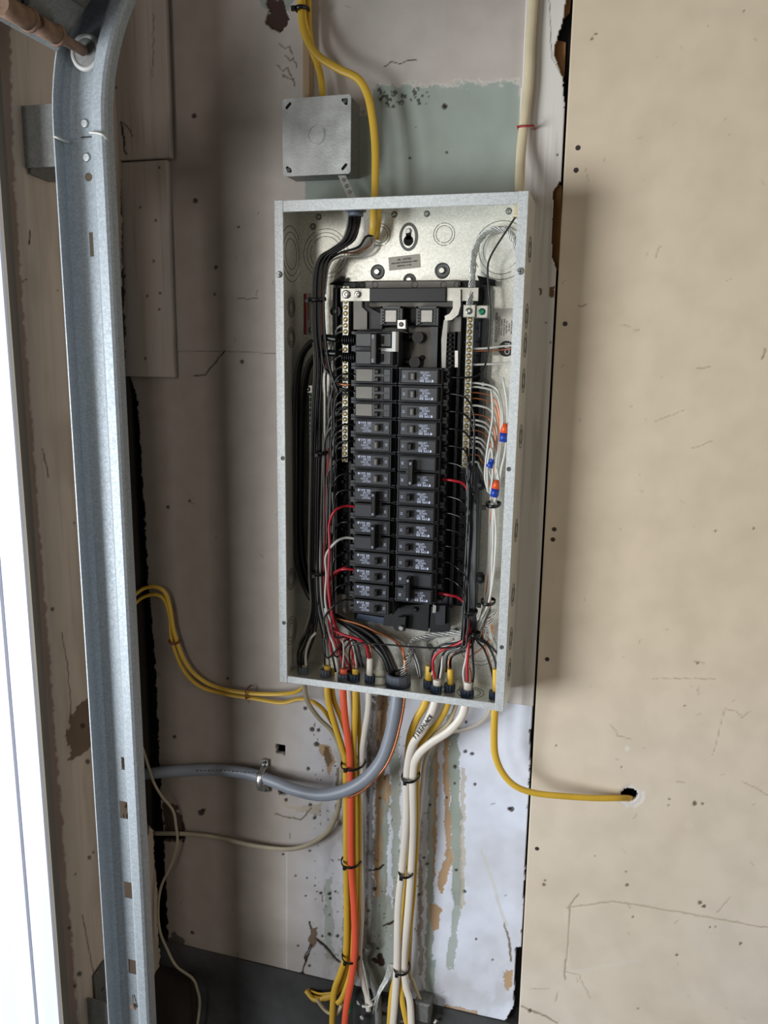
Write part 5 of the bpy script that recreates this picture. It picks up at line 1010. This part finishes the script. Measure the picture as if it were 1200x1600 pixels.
# web with its punched holes
holes = []
for (x, y, w_, h_) in ((143, 382, 3.6, 19), (192, 1193, 3.4, 13), (191, 1265, 10, 18), (197, 1390, 10, 17.5), (204, 1510, 10.5, 16)):
    q = P(x, y, -.2745); sc_ = 1 / 1240.; w_, h_ = w_ * sc_ * .98, h_ * sc_ * .98
    qx = max(q.x, -.367 + w_) if w_ < .006 else min(max(q.x, -.367 + w_), -.339 - w_)
    holes.append([(qx - w_, q.z - h_), (qx + w_, q.z - h_), (qx + w_, q.z + h_), (qx - w_, q.z + h_)])
q = P(131, 277, -.2745); holes.append(circ(max(q.x, -.361), q.z, .0055, 16))
MB().plate([(-.368, -1.3), (-.337, -1.3), (-.337, ZC), (-.368, ZC)], holes, lambda a, b_, dd: (a, -.2745 + dd, b_), .0018).build('web', 'zinc_rail', trk)
sweep([(-.368, -.2745), (-.352, -.2745), (-.337, -.2745)], ZC, 'web', 'zinc_rail')
for x, y in ((120, 194), (119, 247)):
    q = P(x, y, -.2745); q.x = max(q.x, -.362); screw(q, (0, -1, 0), .0058, 'zinc_edge', trk, .002, False)
q = P(125, 215, -.275); MB().box(-.368, -.337, -.2762, -.2745, q.z - .0006, q.z + .0006).build('splice_line', 'ink', trk)
t = prop(MB().tube(spline([P(84, 213, -.302), P(92, 216, -.300), P(102, 221, -.290), P(108, 222, -.280)], 5), .0016, 8).tube(spline([P(140, 207, -.309), P(152, 208, -.310), P(162, 211, -.309), P(168, 218, -.300), P(169, 222, -.294)], 5), .0016, 8).build('tie_wire', 'wire_white'), 'white wire tied round the garage door track near its top', 'wire')
q = P(208, 1570, -.276); MB().tube([P(207, 1555, -.2765), P(208, 1572, -.279), P(212, 1578, -.281)], .001, 6).cyl(q + Vector((0, 0, -.002)), (0, -1, 0), .004, .003, 12).build('nail', 'rust', trk)
# brackets on the left wall
def bracket(pl, slots, label):
    w2 = [PX(a_, b_, XL + .004) for a_, b_ in pl]; hs_ = []
    for (x, y, L_, w_) in slots: q = PX(x, y, XL + .004); hs_.append(slot_hole(q.y, q.z, L_, w_, 0))
    t = thing('track_bracket', label, 'bracket', PX(*pl[0], XL + .004)); MB().plate([(v.y, v.z) for v in w2], hs_, lambda a_, b_, dd: (XL + .004 + dd, a_, b_), .003).build('plate', 'zinc_dull', t)
    return t
tb = bracket([(42, 180), (100, 172), (112, 286), (78, 284), (46, 272)], [(74, 198, .008, .0045), (72, 223, .001, .0045), (75, 248, .008, .0045)], 'galvanized slotted bracket on the left wall near the top of the track')
za, zb_ = PX(90, 180, XL).z, PX(90, 280, XL).z
MB().box(XL + .004, -.366, -.245, -.242, zb_, za - .01).build('arm', 'zinc_dull', tb)
tb = bracket([(146, 1525), (163, 1500), (200, 1495), (205, 1600), (150, 1588)], [(158, 1545, .001, .003)], 'dull metal bracket on the left wall at the bottom of the track')
z = PX(160, 1550, XL).z; MB().box(XL + .004, -.366, -.235, -.232, z - .03, z + .03).build('arm', 'zinc_dull', tb)
prop(MB().tube(spline([P(186, 1150, -.1), P(189, 1262, -.1), P(193, 1280, -.1), P(196, 1385, -.1), P(199, 1420, -.1), P(203, 1470, -.1)], 6), .0015, 8).build('wire', 'green_screw'), 'thin green wire seen through the square holes of the track', 'wire')

# ------------------------------------------------------------------ roller, hinge and open door section
al = math.radians(26); rc_ = RAD - .002
rp = P(135, 82, -.288)
rl = thing('track_roller', 'worn roller of the garage door sitting in the track', 'roller', rp)
MB().torus(rp, (0, 1, 0), .0185, .0035, 36, 8).build('tyre', 'nylon', rl); MB().cyl(rp + Vector((0, .004, 0)), (0, -1, 0), .016, .006, 28).build('hub', 'zinc_dull', rl)
st = rp + Vector((0, -.006, 0)); MB().cyl(st, (0, -1, 0), .0062, .09, 18).build('stem', 'rust', rl)
# the door section: slab leaning along the curve, running towards the camera
T = Vector((math.sin(math.radians(46)), 0, math.cos(math.radians(46)))); Nn = Vector((-T.z, 0, T.x))
B0 = P(90, 71, -.312)
dr = thing('garage_door', 'raised garage door, its grey lower corner showing at the top left', 'door', B0)
def slab(o, l0, l1, n0, n1, y0, y1, name, m):
    pts = [];
    for yy in (y0, y1):
        for l_, n_ in ((l0, n0), (l1, n0), (l1, n1), (l0, n1)): v = o + T * l_ + Nn * n_; pts.append(Vector((v.x, yy, v.z)))
    return MB().hexa(pts).build(name, m, dr)
slab(B0, 0, .55, .0, .035, -.312, -2.9, 'section', 'zinc_dull'); slab(B0, .0, .05, -.003, 0, -.312, -2.9, 'bottom_rail', 'zinc_dull'); slab(B0, .0, .55, -.002, 0, -.312, -.37, 'end_stile', 'zinc_dull'); slab(B0, -.006, .0, -.004, .036, -.312, -2.9, 'bottom_seal', 'zinc_edge')
slab(B0, .004, .055, -.006, -.003, -.318, -.40, 'hinge_plate', 'zinc_dull')
c0 = rp + Vector((0, -.055, 0)); MB().cyl(c0, (0, -1, 0), .0105, .034, 20).torus(c0, (0, 1, 0), .0095, .003, 20, 8).build('hinge_barrel', 'rust', dr)
c1 = c0 + Vector((-.001, -.045, .0)); MB().cyl(c1, (0, -1, 0), .0115, .045, 20).torus(c1, (0, 1, 0), .0105, .003, 20, 8).build('hinge_barrel', 'rust', dr)
b = MB()
for k in range(5): c = B0 + T * (.012 + .008 * k) + Nn * -.006; b.cyl(Vector((c.x, -.36 - .018 * k, c.z)), -Nn, .004, .003, 10)
b.build('rivet', 'ring', dr)
